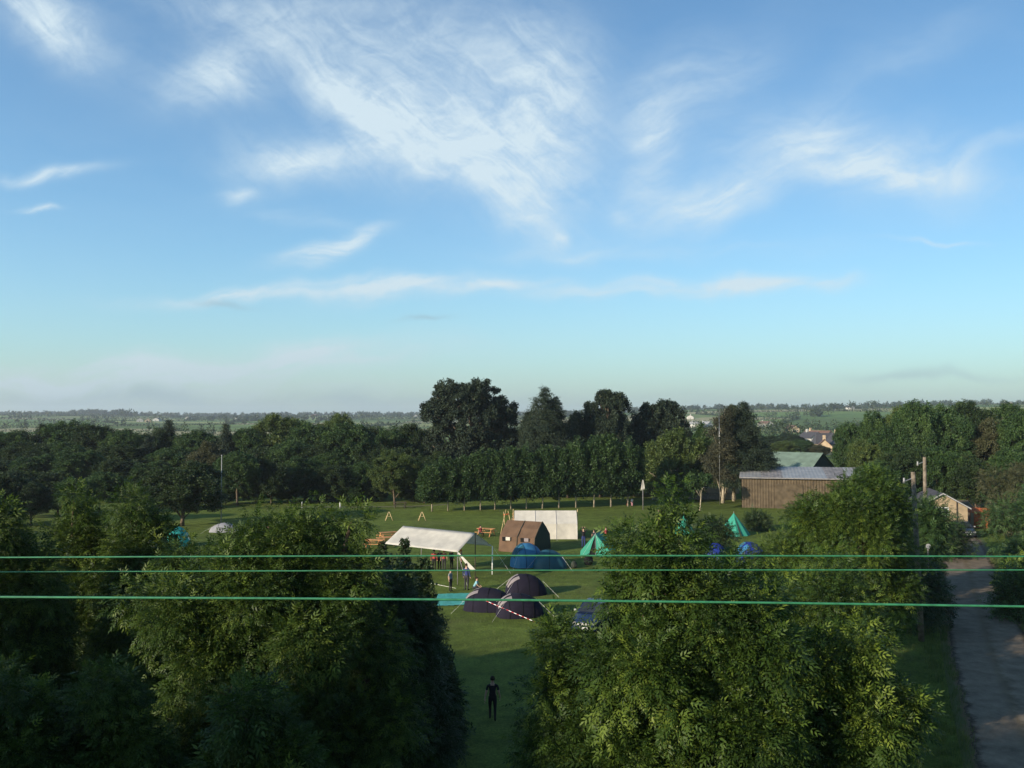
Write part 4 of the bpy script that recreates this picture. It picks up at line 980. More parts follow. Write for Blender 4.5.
# turquoise groundsheet
p = gp(452, 600); t = MB(); rr2 = random.Random(3)
c4 = [gp(434, 606.5), gp(464, 605.5), gp(470, 593.5), gp(438, 594.5)]
vs, fs = sag(*[q-p for q in c4], 14, 10, 0); vs = [(v_.x, v_.y, .03+.03*rr2.random()) for v_ in vs]
t.add(vs, fs); o = t.build('groundsheet', FB['sheet'], None, True); o.location = p; setp(o, 'crumpled turquoise groundsheet spread on the grass beside the dark tents', 'groundsheet')
# small pale pole / line lying to its left
t = MB(); a_ = gp(431, 584); b_ = gp(456, 589); t.tube([(0, 0, .05), b_-a_+Vector((0, 0, .05))], .012, 6); o = t.build('tent_pole', M['cord'], None, True); o.location = a_; setp(o, 'thin pale pole lying on the grass beyond the groundsheet', 'pole')
# striped rope
tape = thing('striped_rope', (0, 0, 0), 0, 'red and white striped rope stretched over the front dark tent to the grass', 'rope')
a_ = dp(484, 600, 55); b_ = gp(540, 624); tape.location = b_; mbr, mbw = MB(), MB(); k = 22
for i in range(k):
    s0, s1 = i/k, (i+1)/k; A_ = a_.lerp(b_, s0)-b_; B_ = a_.lerp(b_, s1)-b_; (mbr if i % 2 else mbw).tube([A_, B_], .018, 5)
M['redtape'] = mat('red_tape', (.45, .05, .05), .6, .3); mbr.build('red_stripe', M['redtape'], tape); mbw.build('white_stripe', M['whitepaint'], tape)

# ================================================================== wooden furniture
def picnic(label, loc, rz, group, m_=None):
    t = thing('picnic_table', loc, rz, label, 'table', group); m_ = m_ or M['pine']
    mb = MB()
    for q in range(5): mb.box((0, -.3+q*.15, .75), (1.8, .13, .04))
    mb.build('table_top', m_, t)
    for sy in (-1, 1):
        mb = MB(); mb.box((0, sy*.72, .45), (1.8, .25, .04)); mb.build('bench', m_, t)
    for sx in (-.65, .65):
        mb = MB(); mb.tube([(sx, -.75, 0), (sx, -.22, .73)], .045, 4); mb.tube([(sx, .75, 0), (sx, .22, .73)], .045, 4); mb.tube([(sx, -.75, .42), (sx, .75, .42)], .04, 4); mb.build('leg', m_, t)
GP_ = 'wooden picnic tables'
picnic('orange-brown picnic table nearest the left end of the white canopy', gp(386, 545.5), R(15), GP_)
picnic('orange-brown picnic table left of the other one by the white canopy', gp(375, 548), R(-10), GP_)
picnic('orange-brown picnic table just behind those by the left end of the canopy', gp(388, 540), R(30), GP_)
picnic('brown picnic table between the white canopy and the brown tent', gp(486, 536), R(-20), GP_)
picnic('dark picnic table under the wood at the far side of the field', gp(400, 508), R(5), GP_, M['darkwood'])
for px, lab in ((389, 'small wooden A-shaped trestle on the field, the left one of two'), (422, 'small wooden A-shaped trestle on the field, the right one of two')):
    t = thing('trestle', gp(px, 520.5), R(10), lab, 'trestle', 'A-shaped trestles on the field')
    for y in (-.35, .35):
        for sg in (-1, 1):
            mb = MB(); mb.tube([(sg*.42, y, 0), (sg*.04, y*.3, .98)], .035, 6); mb.build('leg', M['woodpole'], t, True)
    mb = MB(); mb.tube([(-.22, -.2, .5), (.22, -.2, .5)], .025, 5); mb.build('crossbar', M['woodpole'], t)
M['weathered'] = mat('weathered_wood', (.17, .14, .105), .9, .1, scale=5, var=.25)
# poles
p = gp(221, 523.5); t = thing('flagpole', p, 0, 'tall thin pale flagpole rising left of centre before the wood', 'flagpole')
mb = MB(); mb.tube([(0, 0, 0), (0, 0, 4), (0, 0, 7.6)], [.065, .055, .04], 8); mb.build('pole', M['tin'], t, True)
mb = MB(); mb.tube([(0, 0, 7.6), (0, 0, 7.75)], [.08, .03], 8); mb.build('finial', M['metalpole'], t, True)
p = gp(643, 510); t = thing('flagpole', p, 0, 'short pole with a small white flag at the right end of the tree row', 'flagpole')
mb = MB(); mb.tube([(0, 0, 0), (0, 0, 3.9)], .05, 8); mb.build('pole', M['greyfence'], t, True)
mb = MB(); cloth(mb, (-.3, -.05, 2.5), (.28, -.05, 2.7), (.06, -.05, 3.85), (-.06, -.05, 3.85), 6, 6, .06); so = mb.build('flag', FB['canvas'], t, True); so.modifiers.new('t', 'SOLIDIFY').thickness = .015
t = thing('mast', Vector(((719-512)*124/F, 124, 0)), 0, 'thin metal mast in front of the brownish conifer', 'mast')
mb = MB(); mb.tube([(0, 0, 0), (0, 0, 8), (0, 0, 13.4)], [.045, .035, .015], 6); mb.build('pole', M['metalpole'], t, True)
for i, (bx, by, tx, ty, lab) in enumerate(((921.5, 641, 913, 472, 'nearer weathered wooden utility pole, leaning slightly left beside the lane'), (926.5, 585, 924.5, 457, 'further wooden utility pole just right of the nearer one'))):
    b_ = gp(bx, by); a_ = dp(tx, ty, b_.y); t = thing('utility_pole', b_, 0, lab, 'utility pole', 'utility poles by the lane')
    top = a_-b_; mb = MB(); mb.tube([(0, 0, 0), top*.5, top], [.16, .14, .115], 10); mb.build('pole', M['weathered'], t, True)
    mb = MB(); mb.tube([top*.965+Vector((-.5, 0, -.2)), top*.965], .035, 6); mb.build('bracket', M['metalpole'], t)
    mb = MB(); mb.tube([top*.965+Vector((-.5, 0, -.3)), top*.965+Vector((-.5, 0, .0))], [.07, .05], 8); mb.build('insulator', M['tin'], t, True)
# small white sign near the pole
t = thing('sign', Vector(((925.5-512)*60/F, 60, 0)), R(-10), 'small round white sign on a post by the dark bushes', 'sign')
mb = MB(); mb.tube([(0, 0, 0), (0, 0, 3.6)], .04, 6); mb.build('post', M['greyfence'], t)
mb = MB(); mb.tube([(0, -.05, 3.45), (0, -.08, 3.45)], .16, 16); mb.build('board', M['tin'], t)

# white fence posts at far edge
for px, py, lab in ((204, 506, 'short white post left of the tall flagpole'), (302, 508, 'short white post at the wood edge, left one of two beyond the left ash'), (340, 508, 'short white post at the wood edge, right one of two beyond the left ash')):
    mb = MB(); mb.tube([(0, 0, 0), (0, 0, .8)], .055, 8); mb.tube([(0, 0, .8), (0, 0, .9)], [.07, .03], 8); o = mb.build('post', M['whitepaint'], None, True); o.location = gp(px, py); setp(o, lab, 'post')

# ================================================================== vehicles
def car(label, loc, rz, paint):
    t = thing('parked_car', loc, rz, label, 'car')
    # length along y, nose at -y
    st = [(-2.05, .62, .30, .58), (-1.95, .78, .22, .72), (-1.3, .84, .18, .86), (-.75, .86, .18, .95), (.2, .87, .18, .97), (1.2, .86, .18, .98), (1.85, .80, .22, .94), (2.02, .68, .32, .78)]
    mb = MB(); vs = []; fs = []
    for (y, w, zb, zt) in st:
        vs += [(-w*.9, y, zb), (-w, y, (zb+zt)/2), (-w*.97, y, zt-.08), (-w*.84, y, zt), (w*.84, y, zt), (w*.97, y, zt-.08), (w, y, (zb+zt)/2), (w*.9, y, zb)]
    for i in range(len(st)-1):
        for k in range(8): fs.append((i*8+k, i*8+(k+1) % 8, i*8+8+(k+1) % 8, i*8+8+k))
    fs.append(tuple(range(8))[::-1]); fs.append(tuple(len(st)*8-8+k for k in range(8)))
    mb.add(vs, fs); bd = mb.build('body', paint, t, True, .03)
    mb = MB(); cb = [(-.85, .76, .95), (-.15, .60, 1.42), (.9, .60, 1.45), (1.7, .72, .96)]; vs = []
    for y, w, z in cb: vs += [(-w if z > 1 else -.8, y, z), (w if z > 1 else .8, y, z)]
    mb.add(vs+[(-.8, -.85, .93), (.8, -.85, .93), (.8, 1.7, .93), (-.8, 1.7, .93)], [(0, 1, 3, 2), (2, 3, 5, 4), (4, 5, 7, 6), (1, 9, 10, 7, 5, 3), (0, 2, 4, 6, 11, 8)]); mb.build('cabin', paint, t, False, .03)
    mb = MB(); mb.quad((-.66, -.83, 1.0), (.66, -.83, 1.0), (.52, -.22, 1.39), (-.52, -.22, 1.39)); mb.v = [(x, y-.02, z+.02) for x, y, z in mb.v]; mb.build('windscreen', M['glass'], t)
    for sg in (-1, 1):
        mb = MB(); mb.quad((sg*.79, -.55, 1.0), (sg*.79, 1.3, 1.0), (sg*.64, .85, 1.38), (sg*.64, -.12, 1.38)); mb.v = [(x+sg*.02, y, z+.005) for x, y, z in mb.v]; mb.build('side_window', M['glass'], t)
        mb = MB(); mb.box((sg*.58, -1.99, .62), (.26, .1, .13)); mb.build('headlight', M['tin'], t, bevel=.02)
        mb = MB(); mb.box((sg*.96, -.55, 1.02), (.14, .09, .11)); mb.build('mirror', M['tin'], t, bevel=.02)
        for y in (-1.25, 1.25):
            mb = MB(); mb.tube([(sg*.70, y, .31), (sg*.88, y, .31)], .31, 18); w_ = mb.build('wheel', FB['black'], t, True)
            mb = MB(); mb.tube([(sg*.86, y, .31), (sg*.895, y, .31)], .19, 14); mb.build('rim', M['metalpole'], w_, True)
    mb = MB(); mb.box((0, -2.03, .60), (.6, .05, .12)); mb.build('grille', M['metalpole'], t)
    mb = MB(); mb.box((0, -2.06, .38), (.52, .03, .11)); mb.build('number_plate', M['whitepaint'], t)
    return t
M['bluepaint'] = mat('dark_blue_paint', (.012, .022, .055), .25, .6, scale=1, var=.02)
M['blackpaint'] = mat('black_paint', (.018, .018, .024), .25, .6, scale=1, var=.02)
cpos = gp(590, 632)
car('dark blue parked car half hidden behind the right foreground ash', cpos+Vector((.35, 1.2, 0)), R(-22), M['bluepaint'])
car('dark parked car with bright front at the end of the lane below the cabin', Vector(((973-512)*89/F, 91.5, 0)), R(-12), M['blackpaint'])

# bags
def bag(label, loc, fab, s=1.0, name='rucksack'):
    t = thing(name, loc, .4, label, 'bag', None, s); vs = []; fs = []; n1_, n2_ = 8, 12
    for i in range(n1_+1):
        f = i/n1_; z = .62*f; rr = (.26*math.sin(PI*min(1, f*.85+.12))**.5)
        for k in range(n2_): a = 2*PI*k/n2_; vs.append((math.cos(a)*rr*1.15, math.sin(a)*rr*.8, z))
    for i in range(n1_):
        for k in range(n2_): fs.append((i*n2_+k, i*n2_+(k+1) % n2_, (i+1)*n2_+(k+1) % n2_, (i+1)*n2_+k))
    fs.append(tuple(range(n2_))[::-1]); fs.append(tuple(n1_*n2_+k for k in range(n2_)))
    mb = MB(); mb.add(vs, fs); mb.build('bag_body', fab, t, True)
    mb = MB(); mb.box((0, -.24, .26), (.3, .12, .26)); mb.build('pocket', fab, t, bevel=.03)
    mb = MB(); mb.tube([(-.1, 0, .58), (0, 0, .7), (.1, 0, .58)], .015, 6); mb.build('strap', FB['black'], t)
bag('black rucksack standing on the grass before the green ridge tent', gp(588.5, 565), FB['black'], 1.35)
bag('dark green kit bag on the grass right of the teal dome tent', gp(574, 568), FB['khaki'], .9)

# ================================================================== people
M['skin'] = mat('skin', (.42, .25, .18), .6, .3, scale=5, var=.05)
CLO = {k: mat('cloth_'+k, c_, .85, .2, scale=6, var=.12) for k, c_ in dict(black=(.015, .014, .017), charcoal=(.035, .033, .04), grey=(.25, .25, .27), navy=(.03, .04, .13), red=(.35, .05, .05), white=(.65, .65, .65), lblue=(.22, .42, .48), hairb=(.03, .02, .012), hairo=(.35, .13, .04), pink=(.5, .25, .28), jeans=(.06, .08, .16)).items()}
def person(label, loc, h, rz, top='black', legs='black', hair='hairb', pose='stand', group=None, sleeve='short', fingers=False):
    t = thing('person', loc, rz, label, 'person', group, h/1.75)
    J = dict(pel=(0, 0, .95, .15, .11), wai=(0, .0, 1.12, .135, .10), che=(0, .01, 1.32, .165, .115), nec=(0, .01, 1.47, .06, .06), jaw=(0, -.015, 1.555, .062, .07), hed=(0, 0, 1.64, .078, .095), cro=(0, .01, 1.70, .06, .075))
    for s, k in ((-1, 'l'), (1, 'r')):
        J['hip'+k] = (s*.095, 0, .88, .09, .095); J['kne'+k] = (s*.10, -.02, .50, .058, .062); J['ank'+k] = (s*.105, .02, .10, .042, .045); J['toe'+k] = (s*.12, -.14, .05, .045, .03)
        J['sho'+k] = (s*.185, .01, 1.41, .06, .06); J['elb'+k] = (s*.25, .03, 1.13, .042, .042); J['wri'+k] = (s*.27, -.04, .89, .028, .03); J['han'+k] = (s*.27, -.06, .80, .03, .042)
    if pose == 'walk':
        J['kner'] = (.10, -.12, .51, .058, .062); J['ankr'] = (.10, -.14, .11, .042, .045); J['toer'] = (.11, -.30, .06, .045, .03)
        J['kneel'] = None; J.pop('kneel'); J['knel'] = (-.10, .03, .50, .058, .062); J['ankl'] = (-.10, .16, .15, .042, .045); J['toel'] = (-.11, .03, .05, .045, .03)
        J['wril'] = (-.29, -.12, .93, .028, .03); J['hanl'] = (-.29, -.17, .85, .03, .04); J['wrir'] = (.30, .06, .90, .028, .03); J['hanr'] = (.30, .07, .81, .03, .04)
    if pose == 'akimbo':
        for s, k in ((-1, 'l'), (1, 'r')): J['elb'+k] = (s*.33, .08, 1.18, .042, .042); J['wri'+k] = (s*.22, -.02, 1.04, .03, .03); J['han'+k] = (s*.16, -.07, 1.0, .03, .035)
    if pose == 'armsup':
        for s, k in ((-1, 'l'), (1, 'r')): J['elb'+k] = (s*.33, -.02, 1.58, .042, .042); J['wri'+k] = (s*.15, -.04, 1.78, .03, .03); J['han'+k] = (s*.05, -.03, 1.82, .03, .035)
    if pose == 'crouch':
        dz = -.52
        for k in ('pel', 'wai', 'che', 'nec', 'jaw', 'hed', 'cro', 'shol', 'shor', 'elbl', 'elbr', 'hipl', 'hipr'):
            v_ = list(J[k]); v_[2] += dz; v_[1] += (.18 if k in ('pel', 'hipl', 'hipr') else .04 if k == 'wai' else -.12); J[k] = tuple(v_)
        for s, k in ((-1, 'l'), (1, 'r')):
            J['kne'+k] = (s*.16, -.22, .50, .06, .06); J['wri'+k] = (s*.18, -.42, .48, .03, .03); J['han'+k] = (s*.16, -.48, .42, .03, .04); J['elb'+k] = (s*.24, -.2, .62, .042, .042)
    if pose == 'sit':
        dz = -.45
        for k in J:
            if k[:3] not in ('kne', 'ank', 'toe'): v_ = list(J[k]); v_[2] += dz; v_[1] += .2; J[k] = tuple(v_)
        for k in 'lr': v_ = J['kne'+k]; J['kne'+k] = (v_[0], -.22, .48, v_[3], v_[4]); v_ = J['ank'+k]; J['ank'+k] = (v_[0], -.2, .1, v_[3], v_[4]); v_ = J['toe'+k]; J['toe'+k] = (v_[0], -.34, .05, v_[3], v_[4])
    E = [('pel', 'wai'), ('wai', 'che'), ('che', 'nec'), ('nec', 'jaw'), ('jaw', 'hed'), ('hed', 'cro')]
    for k in 'lr': E += [('pel', 'hip'+k), ('hip'+k, 'kne'+k), ('kne'+k, 'ank'+k), ('ank'+k, 'toe'+k), ('che', 'sho'+k), ('sho'+k, 'elb'+k), ('elb'+k, 'wri'+k), ('wri'+k, 'han'+k)]
    names = list(J); me = bpy.data.meshes.new('sk'); me.from_pydata([J[k][:3] for k in names], [(names.index(a), names.index(b)) for a, b in E], [])
    tmp = bpy.data.objects.new('sk', me); C.objects.link(tmp); tmp.modifiers.new('s', 'SKIN')
    for i, k in enumerate(names):
        sv = me.skin_vertices[0].data[i]; sv.radius = (J[k][3], J[k][4]); sv.use_root = (k == 'pel')
    ss = tmp.modifiers.new('u', 'SUBSURF'); ss.levels = ss.render_levels = 2
    dg = bpy.context.evaluated_depsgraph_get(); dg.update(); bm_ = bpy.data.meshes.new_from_object(tmp.evaluated_get(dg)); bpy.data.objects.remove(tmp)
    # clothing by nearest bone
    bones = [(Vector(J[a][:3]), Vector(J[b][:3]), a, b) for a, b in E]
    bm_.materials.clear()
    for m_ in (M['skin'], CLO[top], CLO[legs], FB['black']): bm_.materials.append(m_)
    for f in bm_.polygons:
        c = f.center; best = None; bd = 9
        for a, b, na, nb in bones:
            d = b-a; s_ = max(0, min(1, (c-a).dot(d)/d.length_squared)); q = (a+d*s_-c).length
            if q < bd: bd = q; best = (na, nb, s_)
        na, nb, s_ = best
        if nb[:3] == 'toe': mi = 3
        elif nb[:3] in ('hip', 'kne', 'ank'): mi = 2
        elif nb in ('wai',): mi = 1 if s_ > .35 else 2
        elif nb in ('che',) or nb[:3] == 'sho': mi = 1
        elif nb == 'nec': mi = 1 if s_ < .65 else 0
        elif nb[:3] == 'elb': mi = 1 if (sleeve == 'long' or s_ < .6) else 0
        elif nb[:3] == 'wri': mi = 1 if sleeve == 'long' else 0
        else: mi = 0
        f.material_index = mi; f.use_smooth = True
    bb = bmesh.new(); bb.from_mesh(bm_)
    if fingers:
        for s, k in ((-1, 'l'), (1, 'r')):
            hc = Vector(J['han'+k][:3]); 
            for q in range(5):
                off = Vector((0, (-.03+.02*q), -.03)); L_ = (.05, .075, .08, .072, .055)[q]
                if q == 0: a_ = hc+Vector((-s*.01, -.03, .01)); pts = [a_, a_+Vector((-s*.02, -.03, -.03)), a_+Vector((-s*.025, -.035, -.055))]
                else: a_ = hc+off; pts = [a_, a_+Vector((0, -.004, -L_*.55)), a_+Vector((-s*.012, -.008, -L_))]
                mb = MB(); mb.tube(pts, [.0095, .009, .007], 6)
                vv = [bb.verts.new(v_) for v_ in mb.v]
                for f in mb.f: bb.faces.new([vv[i] for i in f]).material_index = 0
    bb.to_mesh(bm_); bb.free(); bm_.name = 'body'
    o = bpy.data.objects.new('body', bm_); C.objects.link(o); o.parent = t
    hd = Vector(J['hed'][:3]); vs = []; fs = []; n1_, n2_ = 6, 12
    for i in range(n1_+1):
        a = PI*.62*i/n1_
        for k in range(n2_):
            b = 2*PI*k/n2_; q = Vector((math.sin(a)*math.cos(b)*.098, math.sin(a)*math.sin(b)*.118, math.cos(a)*.115)); 
            if math.sin(b) < -.2 and a > .9: q *= .78
            vs.append(hd+Vector((0, .012, .025))+q)
    for i in range(n1_):
        for k in range(n2_): fs.append((i*n2_+k, (i+1)*n2_+k, (i+1)*n2_+(k+1) % n2_, i*n2_+(k+1) % n2_))
    mb = MB(); mb.add(vs, fs); mb.build('hair', CLO[hair], t, True)
    mb = MB(); fc = hd+Vector((0, -.09, -.01)); mb.tube([fc+Vector((0, .02, .02)), fc+Vector((0, -.028, -.02))], [.008, .015], 6); mb.build('nose', M['skin'], t, True)
    mb = MB()
    for s in (-1, 1): mb.tube([fc+Vector((s*.032, .012, .03)), fc+Vector((s*.032, -.002, .03))], .01, 6)
    mb.build('eyes', FB['black'], t)
    return t
person('person in black T-shirt and black trousers walking away on the dark foreground grass', gp(492.5, 721.5), 1.76, R(180), 'black', 'black', pose='walk', fingers=True)
person('person in a grey top with dark trousers standing beside the turquoise groundsheet', gp(450.5, 591.5), 1.52, R(60), 'grey', 'black')
person('tall person in navy standing between the canopy flap and the dark tents', gp(466.5, 590.5), 1.85, R(150), 'navy', 'charcoal', sleeve='long')
person('person crouching in light blue next to the tall person in navy', gp(475.5, 592.5), 1.5, R(80), 'lblue', 'charcoal', pose='crouch')
person('person in a red top under the white canopy, left of the two in black', gp(434, 570.5), 1.62, R(170), 'red', 'black', sleeve='long')
person('person in black under the white canopy, next to the one in red', gp(439.5, 570), 1.62, R(200), 'charcoal', 'black', sleeve='long')
person('person in a dark red top under the middle of the white canopy', gp(444, 570.5), 1.6, R(185), 'red', 'charcoal', hair='hairo')
person('person in charcoal at the right end of the group under the canopy', gp(451.5, 569.5), 1.6, R(140), 'charcoal', 'black', sleeve='long')
person('person with red hair at the right front corner pole of the canopy', gp(461, 571.5), 1.7, R(90), 'navy', 'black', hair='hairo')
person('person with both hands raised to the head, right of the white ridge tent', gp(583.5, 548.0), 1.85, R(10), 'black', 'navy', pose='armsup', sleeve='long')
person('person in orange-red standing at the left corner of the white ridge tent', gp(513.5, 530), 1.75, R(120), 'black', 'jeans', hair='hairo')
person('person in red behind the roof of the green ridge tent', gp(606, 544.5), 1.65, R(30), 'red', 'navy')
person('person in dark clothes behind the left slope of the green ridge tent', gp(594, 545), 1.45, R(-30), 'charcoal', 'black')
person('distant child in white and red on the left of a pair by the tree row', gp(627.5, 506), 1.2, R(10), 'white', 'red')
person('distant child in white and pink on the right of a pair by the tree row', gp(632, 506.5), 1.15, R(-10), 'white', 'pink')
q_ = gp(483, 536)
person('person seated in red at the brown picnic table behind the canopy', gp(481.5, 537), 1.55, R(40), 'red', 'black', pose='sit')

# ================================================================== green ropes near the camera
M['rope'] = mat('green_cord', (.035, .185, .085), .5, .4, scale=30, var=.15)
def rope(label, pts, Y, rad):
    P = []
    A_ = [dp(x, y, Y) for x, y in pts]
    d0 = (A_[1]-A_[0]); d1 = (A_[-1]-A_[-2])
    A_ = [A_[0]-d0*2.5]+A_+[A_[-1]+d1*2.5]
    for i in range(len(A_)-1):
        for k in range(10): P.append(A_[i].lerp(A_[i+1], k/10))
    P.append(A_[-1]); c = P[len(P)//2].copy(); mb = MB(); mb.tube([p-c for p in P], rad, 8)
    o = mb.build('rope', M['rope'], None, True); o.location = c; setp(o, label, 'rope', 'green ropes strung across the view')
rope('uppermost of the three green ropes stretched across the view', [(0, 557.5), (256, 556.3), (512, 555.6), (768, 555.8), (1024, 556.5)], 5.0, .0046)
rope('middle one of the three green ropes, the thinnest', [(0, 572), (256, 571), (512, 570.3), (768, 570), (1024, 570)], 5.6, .0040)
rope('lowest and thickest of the three green ropes', [(0, 597), (256, 598.3), (512, 600), (768, 602.8), (1024, 606.5)], 4.2, .0054)

# ================================================================== light, sky, haze
SUN_AZ = math.atan2(-0.80, -0.60)      # x,y of the direction to the sun
SUN_EL = R(16)
sx, sy = -0.80, -0.60
sd = bpy.data.lights.new('sun', 'SUN'); sd.energy = 4.6; sd.angle = R(0.6); sd.color = (1.0, .86, .68)
so = bpy.data.objects.new('sun', sd); C.objects.link(so)
dirv = Vector((sx*math.cos(SUN_EL), sy*math.cos(SUN_EL), math.sin(SUN_EL)))
so.rotation_euler = dirv.to_track_quat('Z', 'Y').to_euler()
w = bpy.data.worlds.new('World'); bpy.context.scene.world = w; w.use_nodes = True
nt = w.node_tree; n = nt.nodes; l = nt.links; bg = n['Background']
sky = n.new('ShaderNodeTexSky'); sky.sky_type = 'NISHITA'; sky.sun_disc = False
sky.sun_elevation = SUN_EL; sky.sun_rotation = math.atan2(sx, sy)
sky.altitude = 50; sky.air_density = 1.0; sky.dust_density = 0.6; sky.ozone_density = 2.2
SKY = 0.106
tc = n.new('ShaderNodeTexCoord'); sep = n.new('ShaderNodeSeparateXYZ'); l.new(tc.outputs['Generated'], sep.inputs[0])
def mth(op, a, b=None, c=None, clamp=False):
    q = n.new('ShaderNodeMath'); q.operation = op; q.use_clamp = clamp
    for i, v_ in enumerate((a, b, c)):
        if v_ is None: continue
        if isinstance(v_, (int, float)): q.inputs[i].default_value = v_
        else: l.new(v_, q.inputs[i])
    return q.outputs[0]
ys = mth('MAXIMUM', sep.outputs['Y'], .08)
U = mth('DIVIDE', sep.outputs['X'], ys); Vv = mth('DIVIDE', sep.outputs['Z'], ys)
uv = n.new('ShaderNodeCombineXYZ'); l.new(U, uv.inputs[0]); l.new(Vv, uv.inputs[1])
# large warp makes the cloud edges wander
wnz = n.new('ShaderNodeTexNoise'); wnz.inputs['Scale'].default_value = 9; wnz.inputs['Detail'].default_value = 6; l.new(uv.outputs[0], wnz.inputs['Vector'])
w1 = n.new('ShaderNodeVectorMath'); w1.operation = 'SUBTRACT'; l.new(wnz.outputs['Color'], w1.inputs[0]); w1.inputs[1].default_value = (.5, .5, .5)
w2 = n.new('ShaderNodeVectorMath'); w2.operation = 'SCALE'; l.new(w1.outputs[0], w2.inputs[0]); w2.inputs['Scale'].default_value = .055
w3 = n.new('ShaderNodeVectorMath'); w3.operation = 'ADD'; l.new(uv.outputs[0], w3.inputs[0]); l.new(w2.outputs[0], w3.inputs[1])
def puv(px, py): d = ray(px, py); return d.x/d.y, d.z/d.y
def blobs(items):
    tot = None
    for (px, py, a, b, ang, amp) in items:
        cu, cv = puv(px, py)
        s1 = n.new('ShaderNodeVectorMath'); s1.operation = 'SUBTRACT'; l.new(w3.outputs[0], s1.inputs[0]); s1.inputs[1].default_value = (cu, cv, 0)
        mp = n.new('ShaderNodeMapping'); mp.vector_type = 'TEXTURE'; mp.inputs['Rotation'].default_value = (0, 0, R(ang)); mp.inputs['Scale'].default_value = (a/F, b/F, 1)
        l.new(s1.outputs[0], mp.inputs['Vector'])
        d = n.new('ShaderNodeVectorMath'); d.operation = 'DOT_PRODUCT'; l.new(mp.outputs[0], d.inputs[0]); l.new(mp.outputs[0], d.inputs[1])
        e = mth('MULTIPLY', mth('EXPONENT', mth('MULTIPLY', d.outputs['Value'], -.9)), amp)
        tot = e if tot is None else mth('ADD', tot, e)
    return tot
def fibre(ang, sa, sb, seed, detail=8):
    mp = n.new('ShaderNodeMapping'); mp.vector_type = 'TEXTURE'; mp.inputs['Rotation'].default_value = (0, 0, R(ang)); mp.inputs['Scale'].default_value = (1/sa, 1/sb, 1)
    mp.inputs['Location'].default_value = (seed*.37, seed*.71, 0); l.new(w3.outputs[0], mp.inputs['Vector'])
    q = n.new('ShaderNodeTexNoise'); q.inputs['Scale'].default_value = 1; q.inputs['Detail'].default_value = detail; q.inputs['Roughness'].default_value = .66; q.inputs['Distortion'].default_value = .5
    l.new(mp.outputs[0], q.inputs['Vector']); return q.outputs['Fac']
gA = blobs([(50, 15, 66, 26, -35, 1.0), (215, 78, 48, 30, 20, .9), (240, 10, 90, 26, -10, .4), (420, 50, 150, 60, -14, .62), (350, 95, 85, 20, -35, .65), (545, 105, 45, 70, 5, .7), (480, 150, 95, 42, -22, .95), (300, 158, 62, 22, 0, 1.0), (515, 205, 55, 20, -38, .75), (400, 130, 60, 34, -30, .6), (556, 238, 9, 7, 0, .8)])
gB = blobs([(710, 200, 56, 20, 15, 1.15), (652, 150, 22, 60, -12, .6), (850, 158, 110, 34, -6, .8), (900, 176, 85, 12, 0, .6), (690, 85, 75, 34, 30, .42), (1000, 145, 50, 8, 20, .4), (820, 130, 40, 24, 20, .3), (900, 55, 90, 20, 25, .18), (620, 215, 10, 10, 40, .5)])
gC = blobs([(350, 245, 34, 8, 32, 1.0), (310, 258, 34, 8, 15, .55), (250, 297, 90, 6, 2, .9), (400, 290, 60, 9, 8, .8), (490, 286, 50, 7, 3, .6), (330, 285, 60, 5, 6, .35), (440, 288, 80, 8, 4, .5), (240, 190, 18, 7, 0, .6), (45, 170, 48, 6, 5, .7), (38, 203, 18, 3, 0, .6), (630, 289, 75, 8, 3, .9), (755, 287, 60, 8, 2, .9), (836, 286, 24, 7, 0, .55), (935, 237, 36, 2.5, 0, .5),
            (200, 366, 190, 15, 4, 1.1), (320, 349, 40, 8, 12, .8), (120, 386, 240, 14, 0, .6), (560, 255, 60, 6, 0, .3), (300, 215, 60, 8, -10, .2), (700, 250, 150, 10, 0, .12)])
gD = blobs([(905, 375, 52, 5, 0, .55), (985, 380, 50, 4, 0, .4), (428, 322, 22, 2.5, 0, .6), (222, 305, 22, 3, -15, .5), (90, 400, 130, 9, 0, .8), (330, 402, 150, 8, 0, .6), (150, 393, 60, 7, 0, .3), (350, 393, 30, 7, 0, .3), (640, 398, 200, 6, 0, .15)])
def dens(gs, fib, gain=1.5, lo=.31, hi=.72):
    mr = n.new('ShaderNodeMapRange'); mr.interpolation_type = 'SMOOTHSTEP'; mr.inputs['From Min'].default_value = lo; mr.inputs['From Max'].default_value = hi; l.new(fib, mr.inputs['Value'])
    return mth('MULTIPLY', mth('MULTIPLY', gs, mth('MULTIPLY_ADD', mr.outputs[0], .72, .30)), gain, clamp=True)
dA = dens(gA, mth('MULTIPLY_ADD', fibre(-38, 8, 30, 1, 9), .6, mth('MULTIPLY', fibre(12, 24, 38, 5, 10), .4)), 1.15)
dB = dens(gB, mth('MULTIPLY_ADD', fibre(22, 8, 32, 2, 9), .65, mth('MULTIPLY', fibre(-5, 18, 34, 6, 10), .35)), 1.15)
dC = dens(gC, fibre(8, 12, 55, 3, 10), 1.25)
dD = dens(gD, fibre(0, 8, 30, 4), 1.0, .35, .6)
tot = mth('MINIMUM', mth('ADD', mth('ADD', dA, dB), dC), .90)
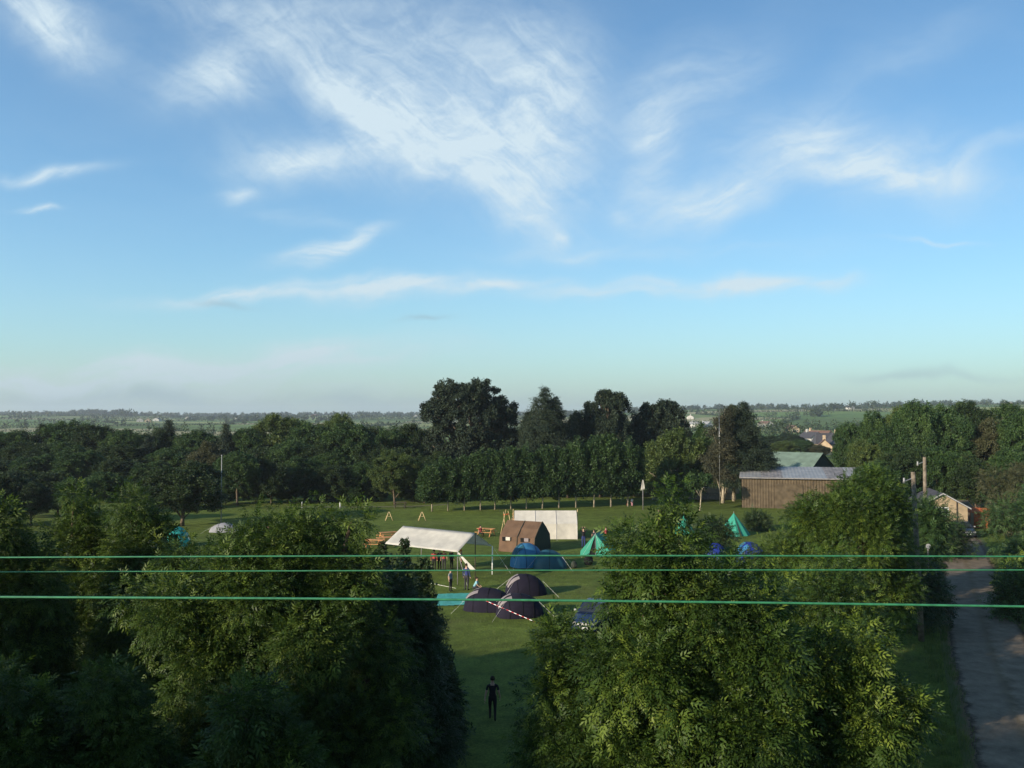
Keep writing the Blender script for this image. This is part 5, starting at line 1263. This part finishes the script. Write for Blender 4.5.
# thin all-over veil of cirrus
tot = mth('MAXIMUM', tot, 0)
tot = mth('ADD', tot, mth('MULTIPLY', mth('SUBTRACT', fibre(-10, 3, 6, 9, 5), .35, clamp=True), .14), clamp=True)
skm = n.new('ShaderNodeVectorMath'); skm.operation = 'MULTIPLY'; l.new(sky.outputs[0], skm.inputs[0]); skm.inputs[1].default_value = (.765, 1.0, 1.10)
skf = n.new('ShaderNodeVectorMath'); skf.operation = 'SCALE'; l.new(skm.outputs[0], skf.inputs[0]); l.new(mth('MULTIPLY_ADD', mth('MINIMUM', mth('MAXIMUM', U, -.8), .8), -.24, 1.0), skf.inputs['Scale']); skm = skf
CW = 7.2
m1 = n.new('ShaderNodeMix'); m1.data_type = 'RGBA'; l.new(tot, m1.inputs[0]); l.new(skm.outputs[0], m1.inputs[6]); m1.inputs[7].default_value = (4.05, 4.85, 5.3, 1)
m2 = n.new('ShaderNodeMix'); m2.data_type = 'RGBA'; l.new(mth('MULTIPLY', dD, .75), m2.inputs[0]); l.new(m1.outputs[2], m2.inputs[6]); m2.inputs[7].default_value = (2.0, 2.75, 3.25, 1)
# pale band of moist air low over the horizon
hzf = mth('MULTIPLY', mth('EXPONENT', mth('MULTIPLY', mth('MAXIMUM', Vv, 0), -13)), .78)
m3 = n.new('ShaderNodeMix'); m3.data_type = 'RGBA'; l.new(hzf, m3.inputs[0]); l.new(m2.outputs[2], m3.inputs[6]); m3.inputs[7].default_value = (2.2, 2.85, 3.1, 1)
l.new(m3.outputs[2], bg.inputs['Color']); bg.inputs['Strength'].default_value = SKY

hz = MB(); hz.box((0, 2200, 35), (9600, 6600, 0)); hz = MB()
hz.box((0, 2150, 33.5), (9400, 6300, 80)); o = hz.build('haze', [], None)
hm = bpy.data.materials.new('haze'); hm.use_nodes = True; nt = hm.node_tree; nt.nodes.remove(nt.nodes['Principled BSDF'])
pv = nt.nodes.new('ShaderNodeVolumePrincipled'); pv.inputs['Density'].default_value = 0.00013; pv.inputs['Color'].default_value = (.80, .90, 1, 1); pv.inputs['Anisotropy'].default_value = .2
nt.links.new(pv.outputs[0], nt.nodes['Material Output'].inputs['Volume']); o.data.materials.clear(); o.data.materials.append(hm)
setp(o, kind='stuff'); o['label'] = 'thin evening haze over the fields'; o['category'] = 'haze'

sc = bpy.context.scene
sc.view_settings.view_transform = 'Standard'; sc.view_settings.look = 'None'; sc.view_settings.exposure = 0.7; sc.view_settings.gamma = 1
sc.render.engine = 'CYCLES'
sc.cycles.volume_bounces = 0; sc.cycles.max_bounces = 5; sc.cycles.transparent_max_bounces = 8
